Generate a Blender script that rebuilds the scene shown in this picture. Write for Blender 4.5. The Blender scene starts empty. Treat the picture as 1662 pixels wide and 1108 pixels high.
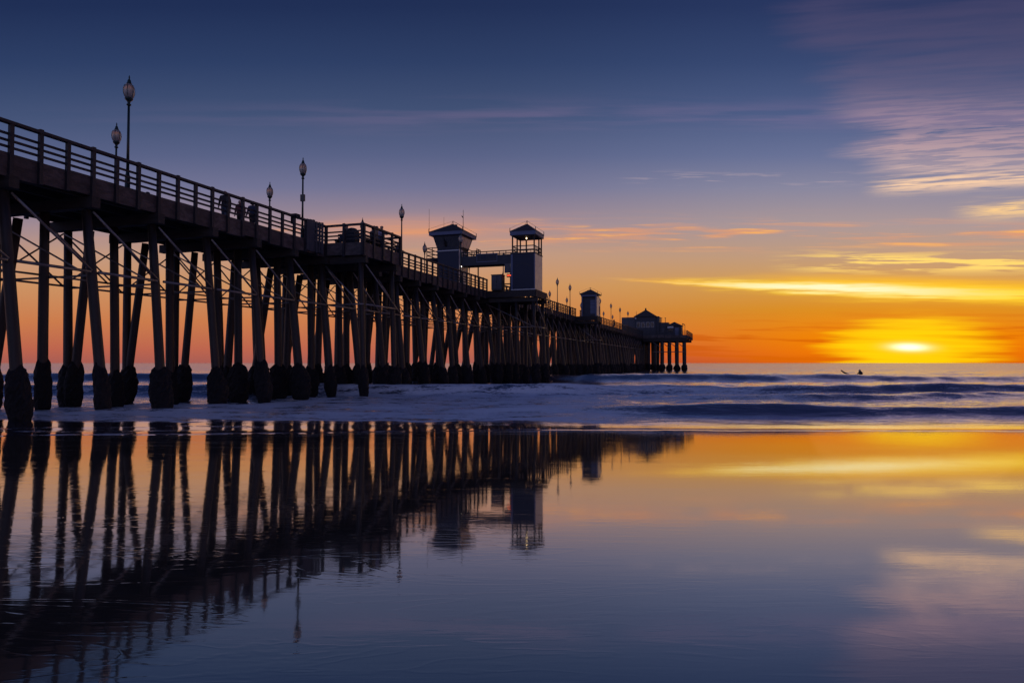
import bpy, bmesh, math, random
import numpy as np
from mathutils import Vector, Matrix, Quaternion

R = math.radians
random.seed(7)
rng = np.random.default_rng(7)
sc = bpy.context.scene
col = sc.collection

# ------------------------------------------------------------------ camera
EYE = 1.9
F = 1108.0
PITCH = math.atan(35.0 / F)
cam_d = bpy.data.cameras.new('camera')
cam = bpy.data.objects.new('camera', cam_d)
col.objects.link(cam)
cam.location = (0, 0, EYE)
cam.rotation_euler = (math.pi / 2 + PITCH, 0, 0)
cam_d.sensor_width = 36.0
cam_d.lens = 24.0
cam_d.clip_start = 0.1
cam_d.clip_end = 90000
sc.camera = cam

# ------------------------------------------------------------------ exposure / render
sc.view_settings.view_transform = 'Standard'
sc.view_settings.look = 'None'
sc.view_settings.exposure = 0.0
sc.view_settings.gamma = 1.0
sc.view_settings.use_curve_mapping = False
sc.render.engine = 'CYCLES'
sc.cycles.use_denoising = True
sc.cycles.use_adaptive_sampling = True
sc.cycles.adaptive_threshold = 0.02
sc.cycles.max_bounces = 4
sc.cycles.diffuse_bounces = 1
sc.cycles.glossy_bounces = 3
sc.cycles.transmission_bounces = 4
sc.cycles.transparent_max_bounces = 6
sc.cycles.sample_clamp_indirect = 4.0

SUN_AZ, SUN_EL = 30.2, 1.15


def lin(r, g, b):
    def f(c):
        c /= 255.0
        return c / 12.92 if c <= 0.04045 else ((c + 0.055) / 1.055) ** 2.4
    return (f(r), f(g), f(b), 1.0)


def azel(px, py):
    """direction (azimuth, elevation in degrees) of a point of the 1662x1108 picture"""
    x = (px - 831) / F
    y = (554 - py) / F
    fy = math.cos(PITCH) - y * math.sin(PITCH)
    fz = math.sin(PITCH) + y * math.cos(PITCH)
    return math.degrees(math.atan2(x, fy)), math.degrees(math.atan2(fz, math.hypot(x, fy)))


# ------------------------------------------------------------------ node helpers
class S:
    """a socket with arithmetic"""
    def __init__(self, t, s):
        self.t, self.s = t, s

    def _op(self, op, *a, clamp=False):
        n = self.t.nodes.new('ShaderNodeMath')
        n.operation = op
        n.use_clamp = clamp
        for i, v in enumerate((self,) + a):
            if isinstance(v, S):
                self.t.links.new(v.s, n.inputs[i])
            else:
                n.inputs[i].default_value = v
        return S(self.t, n.outputs[0])

    def __add__(self, o): return self._op('ADD', o)
    __radd__ = __add__
    def __sub__(self, o): return self._op('SUBTRACT', o)
    def __rsub__(self, o): return (self * -1.0) + o
    def __mul__(self, o): return self._op('MULTIPLY', o)
    __rmul__ = __mul__
    def __truediv__(self, o): return self._op('DIVIDE', o)
    def abs(self): return self._op('ABSOLUTE')
    def min(self, o): return self._op('MINIMUM', o)
    def max(self, o): return self._op('MAXIMUM', o)
    def pow(self, o): return self._op('POWER', o)
    def exp(self): return self._op('EXPONENT')
    def gauss(self): return ((self * self) * -1.0).exp()

    def smooth(self, a, b):
        n = self.t.nodes.new('ShaderNodeMapRange')
        n.interpolation_type = 'SMOOTHSTEP'
        self.t.links.new(self.s, n.inputs['Value'])
        for k, v in (('From Min', a), ('From Max', b)):
            if isinstance(v, S):
                self.t.links.new(v.s, n.inputs[k])
            else:
                n.inputs[k].default_value = v
        return S(self.t, n.outputs['Result'])


def comb(t, x, y, z=0.0):
    n = t.nodes.new('ShaderNodeCombineXYZ')
    for i, v in enumerate((x, y, z)):
        if isinstance(v, S):
            t.links.new(v.s, n.inputs[i])
        else:
            n.inputs[i].default_value = v
    return n.outputs[0]


def noise(t, vec, scale=1.0, detail=3.0, rough=0.5, dist=0.0):
    n = t.nodes.new('ShaderNodeTexNoise')
    if vec is not None:
        t.links.new(vec, n.inputs['Vector'])
    n.inputs['Scale'].default_value = scale
    n.inputs['Detail'].default_value = detail
    n.inputs['Roughness'].default_value = rough
    n.inputs['Distortion'].default_value = dist
    return S(t, n.outputs[0])


def mixc(t, a, b, f):
    n = t.nodes.new('ShaderNodeMix')
    n.data_type = 'RGBA'
    n.clamp_factor = True
    for sock, v in ((n.inputs[6], a), (n.inputs[7], b)):
        if isinstance(v, tuple):
            sock.default_value = v
        else:
            t.links.new(v, sock)
    if isinstance(f, S):
        t.links.new(f.s, n.inputs[0])
    else:
        n.inputs[0].default_value = f
    return n.outputs[2]


def ramp(t, fac, stops):
    n = t.nodes.new('ShaderNodeValToRGB')
    el = n.color_ramp.elements
    while len(el) < len(stops):
        el.new(0.5)
    for e, (p, c) in zip(el, stops):
        e.position = p
        e.color = c
    t.links.new(fac.s if isinstance(fac, S) else fac, n.inputs[0])
    return n.outputs[0]


# ------------------------------------------------------------------ sky
world = bpy.data.worlds.new('World')
sc.world = world
world.use_nodes = True
wt = world.node_tree
wt.nodes.clear()
tc = wt.nodes.new('ShaderNodeTexCoord')
sp = wt.nodes.new('ShaderNodeSeparateXYZ')
wt.links.new(tc.outputs['Generated'], sp.inputs[0])
dx, dy, dz = (S(wt, sp.outputs[i]) for i in range(3))
AZ = dx._op('ARCTAN2', dy) * 57.29578
EL = dz._op('ARCSINE') * 57.29578
D = (AZ - SUN_AZ).abs()
D = D.min(360.0 - D)                      # degrees of azimuth from the sun
T = EL * (1 / 60.0)


def stops(lst):
    return [(e / 60.0, lin(*c)) for e, c in lst]


def e2(px, py):
    """height of a cloud street parallel to the shore that passes through a picture point"""
    y = (554 - py) / F
    return math.degrees(math.atan2(math.sin(PITCH) + y * math.cos(PITCH), math.cos(PITCH) - y * math.sin(PITCH)))


# cloud streets and haze layers run parallel to the shore: their height is measured in the plane across it
hyp = (dx * dx + dy * dy).pow(0.5)
E2 = dz._op('ARCTAN2', dy.abs().max(hyp * 0.62)) * 57.29578
T2 = E2 * (1 / 60.0)

side = ramp(wt, T2, stops([(0, (166, 92, 84)), (1.2, (188, 100, 78)), (3.5, (202, 122, 76)), (6.5, (202, 144, 98)),
                           (9.0, (192, 150, 126)), (11.5, (158, 136, 146)), (14.5, (112, 113, 146)), (17, (87, 96, 133)),
                           (20, (64, 80, 117)), (24, (42, 60, 100)), (28, (27, 43, 83)), (60, (27, 44, 87))]))
sun_s = ramp(wt, T2, stops([(0, (186, 56, 10)), (0.8, (206, 78, 6)), (2.4, (214, 112, 6)), (4.5, (202, 134, 30)),
                           (6.5, (203, 150, 72)), (9.0, (184, 150, 124)), (11.5, (164, 147, 150)), (14.5, (130, 131, 157)),
                           (17, (98, 110, 149)), (20, (72, 90, 133)), (24, (48, 68, 112)), (28, (32, 50, 94)), (60, (28, 44, 90))]))
anti = ramp(wt, T, stops([(0, (112, 116, 150)), (4, (150, 138, 168)), (9, (160, 150, 184)), (16, (130, 140, 188)),
                          (26, (96, 114, 172)), (40, (58, 78, 136)), (60, (28, 44, 90))]))
sky = mixc(wt, side, sun_s, 1.0 - D.smooth(4.0, 36.0))
sky = mixc(wt, sky, anti, D.smooth(70.0, 165.0))

# long faint pink veil high up, fine streak bands around 9-11 degrees of elevation
n1 = noise(wt, comb(wt, AZ * 0.05, E2 * 0.9, 3.1), 1.0, 4, 0.55)
n2 = noise(wt, comb(wt, AZ * 0.13, E2 * 2.1, 9.4), 1.0, 5, 0.55, 0.15)
n3 = noise(wt, comb(wt, AZ * 0.26, E2 * 4.0, 1.7), 1.0, 4, 0.55)
veil = ((E2 - e2(700, 186) + (n1 - 0.5) * 2.0) / 1.0).gauss() * n1.smooth(0.40, 0.64) * (1.0 - D.smooth(20, 75))
sky = mixc(wt, sky, lin(150, 122, 158), veil * 0.24)
bandm = ((E2 - e2(831, 382) + (n1 - 0.5) * 1.0) / 1.0).gauss()
bnd = bandm * n2.smooth(0.44, 0.64) * (1.0 - D.smooth(36, 70))
sky = mixc(wt, sky, lin(226, 152, 108), bnd * 0.75)
sky = mixc(wt, sky, lin(250, 178, 92), bandm * (n3 * 0.5 + n2 * 0.5).smooth(0.54, 0.66) * (1.0 - D.smooth(36, 60)) * 0.95)
# orange wash over the pier towers
wash = ((E2 - e2(640, 372)) / 0.9).gauss() * ((AZ + 8.0) / 8.0).gauss()
sky = mixc(wt, sky, lin(224, 150, 108), wash * (0.30 + n2 * 0.7))

# small wisps above the bright bar
wb = ((E2 - e2(1500, 426) + (n1 - 0.5) * 0.7) / 0.68).gauss() * AZ.smooth(20.0, 27.0) * (1.0 - AZ.smooth(60, 75))
wm = wb * (n2 * 0.55 + n3 * 0.45).smooth(0.47, 0.55)
sky = mixc(wt, sky, lin(255, 214, 112), (wm * 1.4).min(1.0))
wi = ((E2 - e2(1200, 291)) / 0.45).gauss() * AZ.smooth(8, 14) * (1.0 - AZ.smooth(25, 31)) * n3.smooth(0.5, 0.7)
sky = mixc(wt, sky, lin(196, 172, 176), wi * 0.6)

# fibrous purple to peach cloud sheet on the sun's right
TEL = E2 - (AZ - 34.0) * 0.085
f1 = noise(wt, comb(wt, AZ * 0.06, TEL * 0.75, 21.0), 1.0, 4, 0.55, 0.2)
f2 = noise(wt, comb(wt, AZ * 0.24, TEL * 3.6, 33.0), 1.0, 6, 0.60, 0.35)
edge_az = 28.4 - (E2 - 15.0) * 0.55
sheet = (AZ + (f1 - 0.5) * 9.0).smooth(edge_az - 1.0, edge_az + 4.0) * (1.0 - AZ.smooth(70, 110))
low = (TEL + (f2 - 0.5) * 0.8).smooth(14.2, 15.0)
hi = E2.smooth(18.5, 23.5)
fib = (f1.smooth(0.30, 0.55) * 0.45 + f2.smooth(0.42, 0.57) * 0.6).min(1.0)
fib = fib * (1.0 - hi) + hi * (f1.smooth(0.25, 0.62) * 0.60 + f2 * 0.22)
sheet_c = ramp(wt, T2, stops([(14, (226, 188, 166)), (16, (200, 172, 170)), (18, (178, 150, 160)), (20, (152, 130, 152)), (22.3, (98, 92, 126)),
                              (25, (80, 76, 112)), (29, (66, 64, 102)), (45, (40, 46, 88))]))
sky = mixc(wt, sky, sheet_c, (sheet * low * fib * 0.92).min(1.0))
# bright lower rim and the peach bar below the sheet
rim = ((TEL + 0.25 - e2(1500, 291) - (f2 - 0.5) * 2.0) / 0.55).gauss() * (AZ - 27.2).smooth(-0.3, 3.0) * (1.0 - AZ.smooth(36, 43))
sky = mixc(wt, sky, lin(248, 206, 168), rim * f2.smooth(0.34, 0.58) * 0.95)
pb = ((TEL - e2(1640, 345) - (f2 - 0.5) * 2.2) / 0.62).gauss() * AZ.smooth(32.5, 36.0) * (1.0 - AZ.smooth(46, 56))
sky = mixc(wt, sky, lin(252, 206, 142), pb * (0.25 + f2.smooth(0.36, 0.6)).min(1.0))

# glow round the sun
GX = (AZ - SUN_AZ)
GY = (EL - SUN_EL)
halo = ((GX / 13.0) * (GX / 13.0) + (GY / 3.0) * (GY / 3.0))
sky = mixc(wt, sky, lin(236, 132, 2), (halo * -1.0).exp() * 0.55)

# the bright bar of cloud
c0 = e2(1330, 467)
sl = (e2(1662, 481) - e2(1000, 457)) / (azel(1662, 481)[0] - azel(1000, 457)[0])
bw = AZ.smooth(6.0, 30.0) * 0.50 + 0.12
bar = ((E2 - (AZ - azel(1330, 467)[0]) * sl - c0 + (n3 - 0.5) * 0.95 + (n2 - 0.5) * 0.5) / bw)
barm = bar.gauss() * AZ.smooth(6.5, 15.5) * (1.0 - AZ.smooth(60, 80))
bar_up = ((E2 - (AZ - azel(1330, 467)[0]) * sl - c0 - 0.45 + (n2 - 0.5) * 1.2) / (bw * 1.1)).gauss() * AZ.smooth(16, 26) * (1.0 - AZ.smooth(60, 80))
sky = mixc(wt, sky, lin(248, 176, 22), bar_up * 0.75)
barc = mixc(wt, lin(240, 168, 44), lin(255, 212, 20), AZ.smooth(9.0, 22.0))
sky = mixc(wt, sky, barc, (barm * 1.3 * (0.55 + n3.smooth(0.36, 0.52) * 0.45)).min(1.0))
core = (bar * 1.7).gauss() * ((AZ - 24.5) / 8.5).gauss()
sky = mixc(wt, sky, (1.0, 0.92, 0.55, 1), (core * 1.15).min(1.0))

# dark amber streaks low down, then the yellow oval and the veiled disc
n4 = noise(wt, comb(wt, AZ * 0.11, E2 * 1.9 + AZ * 0.03, 51.0), 1.0, 4, 0.55, 0.2)
strk = ((EL - 1.7) / 1.5).gauss() * n4.smooth(0.5, 0.62) * (1.0 - D.smooth(18, 34))
sky = mixc(wt, sky, lin(196, 80, 6), strk * 0.7)
yo = ((GX / 4.9) * (GX / 4.9) + ((GY + 0.30) / 2.25) * ((GY + 0.30) / 2.25)) + (n4 - 0.5) * 2.0 + (n3 - 0.5) * 0.7
ym = 1.0 - yo.smooth(0.15, 1.85)
sky = mixc(wt, sky, (0.93, 0.62, 0.003, 1), ym * 0.96)
ylow = n4.smooth(0.46, 0.58) * ((EL - 0.25) / 0.35).gauss() * GX.abs().smooth(2.0, 5.0) * (1.0 - D.smooth(10, 22))
sky = mixc(wt, sky, lin(206, 92, 4), ylow * 0.8)
cx = (GX / 1.05) * (GX / 1.05) + ((GY + GX * 0.04) / 0.25) * ((GY + GX * 0.04) / 0.25)
sky = mixc(wt, sky, (1.5, 1.35, 0.9, 1), (cx * -1.0).exp() * 1.2)
# below the horizon (never seen: the sea and sand cover it)
sky = mixc(wt, lin(40, 40, 60), sky, EL.smooth(-1.0, -0.05))

nish = wt.nodes.new('ShaderNodeTexSky')
nish.sky_type = 'NISHITA'
nish.sun_disc = False
nish.sun_elevation = R(SUN_EL)
nish.sun_rotation = R(SUN_AZ)
bg1 = wt.nodes.new('ShaderNodeBackground')
wt.links.new(sky, bg1.inputs[0])
bg1.inputs[1].default_value = 1.0
bg2 = wt.nodes.new('ShaderNodeBackground')
wt.links.new(nish.outputs[0], bg2.inputs[0])
bg2.inputs[1].default_value = 0.006
addw = wt.nodes.new('ShaderNodeAddShader')
wt.links.new(bg1.outputs[0], addw.inputs[0])
wt.links.new(bg2.outputs[0], addw.inputs[1])
wo = wt.nodes.new('ShaderNodeOutputWorld')
wt.links.new(addw.outputs[0], wo.inputs[0])
world.cycles.sampling_method = 'MANUAL'
world.cycles.sample_map_resolution = 512

sun_d = bpy.data.lights.new('sun', 'SUN')
sun_d.energy = 0.002
sun_d.color = (1.0, 0.62, 0.28)
sun_d.angle = R(14)
sun = bpy.data.objects.new('sun', sun_d)
col.objects.link(sun)
sd = Vector((math.sin(R(SUN_AZ)) * math.cos(R(SUN_EL)), math.cos(R(SUN_AZ)) * math.cos(R(SUN_EL)), math.sin(R(SUN_EL))))
sun.rotation_euler = sd.to_track_quat('Z', 'Y').to_euler()
sun.location = sd * 300

# ------------------------------------------------------------------ materials
def mat(name, base, rough=0.6, metal=0.0, var=None, vscale=3.0, stretch=(1, 1, 1), bump=0.0, bscale=20.0, spec=0.5,
        emit=None, estr=0.0, trans=0.0, alpha=None):
    m = bpy.data.materials.new(name)
    m.use_nodes = True
    t = m.node_tree
    b = t.nodes['Principled BSDF']
    b.inputs['Base Color'].default_value = (*base, 1)
    b.inputs['Roughness'].default_value = rough
    b.inputs['Metallic'].default_value = metal
    b.inputs['Specular IOR Level'].default_value = spec
    if trans:
        b.inputs['Transmission Weight'].default_value = trans
    if emit:
        b.inputs['Emission Color'].default_value = (*emit, 1)
        b.inputs['Emission Strength'].default_value = estr
    if var or bump:
        co = t.nodes.new('ShaderNodeTexCoord')
        mp = t.nodes.new('ShaderNodeMapping')
        t.links.new(co.outputs['Object'], mp.inputs[0])
        mp.inputs['Scale'].default_value = stretch
        oi = t.nodes.new('ShaderNodeObjectInfo')
        ad = t.nodes.new('ShaderNodeVectorMath')
        ad.operation = 'ADD'
        t.links.new(mp.outputs[0], ad.inputs[0])
        rnd = S(t, oi.outputs['Random']) * 37.0
        t.links.new(comb(t, rnd, rnd, rnd), ad.inputs[1])
        if var:
            n = noise(t, ad.outputs[0], vscale, 5, 0.6)
            c = mixc(t, (*base, 1), (*var, 1), n.smooth(0.35, 0.68))
            per = S(t, oi.outputs['Random'])
            c = mixc(t, c, (*[x * 0.55 for x in base], 1), per * 0.5)
            t.links.new(c, b.inputs['Base Color'])
            rr = (n * 0.3) + (rough - 0.15)
            t.links.new(rr.s, b.inputs['Roughness'])
        if bump:
            n = noise(t, ad.outputs[0], bscale, 4, 0.6)
            bn = t.nodes.new('ShaderNodeBump')
            bn.inputs['Strength'].default_value = bump
            bn.inputs['Distance'].default_value = 0.02
            t.links.new(n.s, bn.inputs['Height'])
            t.links.new(bn.outputs[0], b.inputs['Normal'])
    return m


M = dict(
    pile=mat('pile_timber', (0.020, 0.015, 0.015), 0.50, var=(0.046, 0.034, 0.031), vscale=2.2, stretch=(3, 3, 0.35), bump=0.6, bscale=9),
    timber=mat('deck_timber', (0.030, 0.024, 0.023), 0.75, var=(0.055, 0.045, 0.042), vscale=2.5, stretch=(3, 0.5, 3), bump=0.5, bscale=8),
    fascia=mat('fascia_timber', (0.065, 0.050, 0.050), 0.75, var=(0.165, 0.128, 0.122), vscale=2.2, stretch=(2, 1.1, 2.2), bump=0.7, bscale=7),
    rail=mat('rail_timber', (0.026, 0.024, 0.032), 0.6, var=(0.042, 0.037, 0.043), vscale=3, stretch=(3, 0.6, 3), bump=0.4, bscale=9),
    cap=mat('cap_timber', (0.030, 0.025, 0.024), 0.75, var=(0.07, 0.058, 0.052), vscale=2, stretch=(0.6, 3, 3), bump=0.5, bscale=8),
    pipe=mat('galvanised_pipe', (0.34, 0.33, 0.34), 0.45, 0.6, var=(0.16, 0.12, 0.10), vscale=4, stretch=(3, 3, 0.6)),
    mussel=mat('mussel_crust', (0.008, 0.008, 0.010), 0.7, spec=0.25, var=(0.022, 0.020, 0.022), vscale=9, bump=1.0, bscale=14),
    steel=mat('dark_steel', (0.05, 0.06, 0.06), 0.45, 0.4, var=(0.09, 0.09, 0.08), vscale=6),
    lamp=mat('lamp_green_paint', (0.02, 0.045, 0.04), 0.4, 0.2, var=(0.04, 0.06, 0.055), vscale=5),
    globe=mat('frosted_globe', (0.78, 0.70, 0.60), 0.35, var=(0.62, 0.54, 0.46), vscale=8, trans=0.55),
    blue=mat('blue_wall_paint', (0.015, 0.022, 0.052), 0.6, var=(0.020, 0.029, 0.064), vscale=1.6, bump=0.25, bscale=10),
    lblue=mat('pale_blue_paint', (0.11, 0.14, 0.25), 0.55, var=(0.14, 0.17, 0.28), vscale=2),
    dblue=mat('grey_blue_paint', (0.032, 0.038, 0.058), 0.6, var=(0.05, 0.057, 0.078), vscale=2, bump=0.2, bscale=12),
    pale=mat('clapboard_sunset_tint', (0.74, 0.66, 0.65), 0.42, spec=1.0, var=(0.60, 0.53, 0.53), vscale=3, bump=0.15, bscale=16),  # pale pink stands in for sunset light on the right-hand faces
    white=mat('white_trim', (0.72, 0.72, 0.74), 0.5, var=(0.58, 0.58, 0.60), vscale=3),
    roof=mat('dark_shingle', (0.045, 0.04, 0.042), 0.8, var=(0.08, 0.07, 0.07), vscale=6, bump=0.6, bscale=20),
    glass=mat('dark_glass', (0.012, 0.014, 0.018), 0.06, spec=0.7),
    grey=mat('weathered_grey_board', (0.07, 0.075, 0.095), 0.7, var=(0.12, 0.12, 0.14), vscale=2.4, stretch=(2, 2, 0.6), bump=0.4, bscale=9),
    skin=mat('skin', (0.42, 0.26, 0.19), 0.55),
    hair=mat('hair', (0.03, 0.02, 0.015), 0.6),
    black=mat('black_cloth', (0.02, 0.02, 0.025), 0.8, var=(0.035, 0.03, 0.035), vscale=9),
    navy=mat('navy_cloth', (0.03, 0.04, 0.09), 0.8, var=(0.045, 0.05, 0.10), vscale=9),
    maroon=mat('maroon_cloth', (0.13, 0.03, 0.035), 0.8, var=(0.17, 0.05, 0.05), vscale=9),
    teal=mat('grey_green_cloth', (0.08, 0.10, 0.09), 0.8, var=(0.12, 0.13, 0.12), vscale=9),
    tan=mat('tan_cloth', (0.26, 0.20, 0.14), 0.8, var=(0.32, 0.25, 0.18), vscale=9),
    lilac=mat('lilac_cloth', (0.32, 0.28, 0.40), 0.8, var=(0.38, 0.34, 0.45), vscale=9),
    denim=mat('denim', (0.06, 0.08, 0.13), 0.8, var=(0.09, 0.11, 0.17), vscale=10),
    board=mat('surfboard_glass', (0.10, 0.07, 0.06), 0.25, var=(0.16, 0.12, 0.10), vscale=3),
    bulb=mat('lit_bulb', (1, 0.9, 0.7), 0.4, emit=(1.0, 0.72, 0.40), estr=5.0),
    wbulb=mat('lit_white_bulb', (1, 1, 1), 0.4, emit=(1.0, 0.88, 0.78), estr=6.0),
    neon=mat('red_neon', (0.8, 0.1, 0.05), 0.4, emit=(1.0, 0.10, 0.03), estr=2.2),
)

# ------------------------------------------------------------------ mesh helper
class MB:
    def __init__(self):
        self.v, self.f = [], []

    def add(self, vs, fs):
        o = len(self.v)
        self.v += [tuple(p) for p in vs]
        self.f += [tuple(i + o for i in f) for f in fs]
        return self

    def box(self, x0, x1, y0, y1, z0, z1, tx=0.0, ty=0.0):
        """tx, ty: outward growth of the top against the bottom"""
        vs = [(x0, y0, z0), (x1, y0, z0), (x1, y1, z0), (x0, y1, z0),
              (x0 - tx, y0 - ty, z1), (x1 + tx, y0 - ty, z1), (x1 + tx, y1 + ty, z1), (x0 - tx, y1 + ty, z1)]
        return self.add(vs, [(3, 2, 1, 0), (4, 5, 6, 7), (0, 1, 5, 4), (1, 2, 6, 5), (2, 3, 7, 6), (3, 0, 4, 7)])

    def bar(self, p, q, w, h=None):
        """rectangular bar from p to q"""
        h = h or w
        p, q = Vector(p), Vector(q)
        d = (q - p).normalized()
        up = Vector((0, 0, 1)) if abs(d.z) < 0.95 else Vector((0, 1, 0))
        s = d.cross(up).normalized() * w / 2
        u = s.cross(d).normalized() * h / 2
        vs = [p - s - u, p + s - u, p + s + u, p - s + u, q - s - u, q + s - u, q + s + u, q - s + u]
        return self.add(vs, [(3, 2, 1, 0), (4, 5, 6, 7), (0, 1, 5, 4), (1, 2, 6, 5), (2, 3, 7, 6), (3, 0, 4, 7)])

    def tube(self, p, q, r0, r1=None, n=10):
        r1 = r0 if r1 is None else r1
        p, q = Vector(p), Vector(q)
        d = (q - p).normalized()
        a = d.orthogonal().normalized()
        b = d.cross(a)
        vs = []
        for c, r in ((p, r0), (q, r1)):
            for k in range(n):
                t = 2 * math.pi * k / n
                vs.append(c + (a * math.cos(t) + b * math.sin(t)) * r)
        fs = [(k, (k + 1) % n, n + (k + 1) % n, n + k) for k in range(n)]
        fs += [tuple(range(n - 1, -1, -1)), tuple(range(n, 2 * n))]
        return self.add(vs, fs)

    def lathe(self, prof, n=14, jit=None):
        """prof: list of (radius, z)"""
        vs = []
        for i, (r, z) in enumerate(prof):
            for k in range(n):
                t = 2 * math.pi * k / n
                rr = r * (jit(i, k) if jit else 1.0)
                vs.append((rr * math.cos(t), rr * math.sin(t), z + (jit(i + 50, k) - 1) * 0.25 if jit else z))
        fs = []
        for i in range(len(prof) - 1):
            for k in range(n):
                k2 = (k + 1) % n
                fs.append((i * n + k, i * n + k2, (i + 1) * n + k2, (i + 1) * n + k))
        fs.append(tuple(range(n - 1, -1, -1)))
        fs.append(tuple(range((len(prof) - 1) * n, len(prof) * n)))
        return self.add(vs, fs)

    def hip(self, x0, x1, y0, y1, z0, z1, ridge=0.0):
        """hipped roof with a solid base"""
        cx, cy = (x0 + x1) / 2, (y0 + y1) / 2
        vs = [(x0, y0, z0), (x1, y0, z0), (x1, y1, z0), (x0, y1, z0), (cx, cy - ridge, z1), (cx, cy + ridge, z1)]
        if ridge == 0:
            return self.add(vs[:5], [(3, 2, 1, 0), (0, 1, 4), (1, 2, 4), (2, 3, 4), (3, 0, 4)])
        return self.add(vs, [(3, 2, 1, 0), (0, 1, 4), (1, 2, 5, 4), (2, 3, 5), (3, 0, 4, 5)])

    def mesh(self, name, m, smooth=False):
        me = bpy.data.meshes.new(name)
        me.from_pydata(self.v, [], self.f)
        if m is not None:
            me.materials.append(M[m] if isinstance(m, str) else m)
        if smooth:
            me.polygons.foreach_set('use_smooth', [True] * len(me.polygons))
        me.update()
        return me

    def obj(self, name, m, parent=None, loc=(0, 0, 0), smooth=False):
        return put(name, self.mesh(name, m, smooth), parent, loc)


def put(name, me, parent=None, loc=(0, 0, 0), rot=None):
    o = bpy.data.objects.new(name, me)
    col.objects.link(o)
    o.location = loc
    if rot is not None:
        o.rotation_mode = 'QUATERNION'
        o.rotation_quaternion = rot
    if parent:
        o.parent = parent
    return o


def tag(o, label=None, cat=None, group=None, kind=None):
    if label: o['label'] = label
    if cat: o['category'] = cat
    if group: o['group'] = group
    if kind: o['kind'] = kind
    return o


def smooth_edges(o, deg=35):
    o.data.polygons.foreach_set('use_smooth', [True] * len(o.data.polygons))
    o.data.set_sharp_from_angle(angle=R(deg))
    return o


# ------------------------------------------------------------------ pier frame: local x = across (towards the open beach), y = out to sea
PA = R(18.4)
P0 = Vector((-21.2, 7.04, 0))


def empty(name, x, y, z, rz=0.0):
    """a thing at pier coordinates (across x, along y, height z)"""
    o = bpy.data.objects.new(name, None)
    col.objects.link(o)
    o.empty_display_size = 0.3
    o.location = w(x, y, z)
    o.rotation_euler = (0, 0, -PA + rz)
    return o


def w(x, y, z):
    r = Vector((math.cos(PA), -math.sin(PA), 0))
    d = Vector((math.sin(PA), math.cos(PA), 0))
    return P0 + r * x + d * y + Vector((0, 0, z))


# ------------------------------------------------------------------ value noise for the terrain and the sea
def vnoise(x, y, seed):
    g = np.random.default_rng(seed).random((256, 256))
    xi, yi = np.floor(x).astype(int), np.floor(y).astype(int)
    fx, fy = x - xi, y - yi
    fx, fy = fx * fx * (3 - 2 * fx), fy * fy * (3 - 2 * fy)
    a, b = g[xi % 256, yi % 256], g[(xi + 1) % 256, yi % 256]
    c, d = g[xi % 256, (yi + 1) % 256], g[(xi + 1) % 256, (yi + 1) % 256]
    return (a * (1 - fx) + b * fx) * (1 - fy) + (c * (1 - fx) + d * fx) * fy - 0.5


def fbm(x, y, seed, octs=4):
    o, a = 0, 1.0
    for k in range(octs):
        o = o + a * vnoise(x * 2 ** k, y * 2 ** k, seed + k)
        a *= 0.5
    return o


def sstep(a, b, x):
    t = np.clip((x - a) / (b - a), 0, 1)
    return t * t * (3 - 2 * t)


def sand_z(x, y):
    z = 0.30 - 0.00090 * np.clip(y, 0, 14) ** 2
    z = z - 0.0252 * np.clip(y - 14, 0, 10) - 0.0480 * np.clip(y - 24, 0, 75)
    z = z + 0.012 * np.clip(-y, 0, 200)
    return z


def grid_mesh(name, X, Y, Z):
    ny, nx = X.shape
    me = bpy.data.meshes.new(name)
    co = np.stack([X, Y, Z], -1).reshape(-1, 3).astype(np.float32)
    i = np.arange(ny * nx).reshape(ny, nx)
    q = np.stack([i[:-1, :-1], i[:-1, 1:], i[1:, 1:], i[1:, :-1]], -1).reshape(-1, 4)
    me.vertices.add(len(co))
    me.vertices.foreach_set('co', co.ravel())
    me.loops.add(q.size)
    me.loops.foreach_set('vertex_index', q.ravel().astype(np.int32))
    me.polygons.add(len(q))
    me.polygons.foreach_set('loop_start', np.arange(0, q.size, 4, dtype=np.int32))
    me.polygons.foreach_set('loop_total', np.full(len(q), 4, dtype=np.int32))
    me.polygons.foreach_set('use_smooth', np.ones(len(q), dtype=bool))
    me.update(calc_edges=True)
    return me


# ------------------------------------------------------------------ beach (wet sand, runs on under the sea as its bed)
ys = np.concatenate([np.linspace(-150, -2, 38), np.arange(-1.6, 28, 0.2), np.linspace(28.5, 105, 60), np.linspace(120, 420, 16)])
xs = np.concatenate([np.linspace(-260, -42, 28), np.arange(-40, 40.01, 0.5), np.linspace(42, 260, 28)])
X, Y = np.meshgrid(xs, ys)
Z = sand_z(X, Y) + 0.0035 * fbm(X * 0.16, Y * 0.35, 90, 2)
beach_me = grid_mesh('beach', X, Y, Z)
beach = put('beach', beach_me)
tag(beach, kind='structure')

m = bpy.data.materials.new('wet_sand')
m.use_nodes = True
t = m.node_tree
t.nodes.clear()
out = t.nodes.new('ShaderNodeOutputMaterial')
geo = t.nodes.new('ShaderNodeNewGeometry')
sp = t.nodes.new('ShaderNodeSeparateXYZ')
t.links.new(geo.outputs['Position'], sp.inputs[0])
px, py = S(t, sp.outputs[0]), S(t, sp.outputs[1])
big = noise(t, comb(t, px * 0.10, py * 0.30, 4.0), 1.0, 3, 0.5)
patch = noise(t, comb(t, px * 0.22, py * 0.8, 8.0), 1.0, 3, 0.5, 0.6)
rip1 = noise(t, comb(t, px * 1.3, py * 9.0, 0.0), 1.0, 3, 0.55, 0.5)
rip2 = noise(t, comb(t, px * 7.0, py * 24.0, 2.0), 1.0, 3, 0.6, 0.3)
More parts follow.
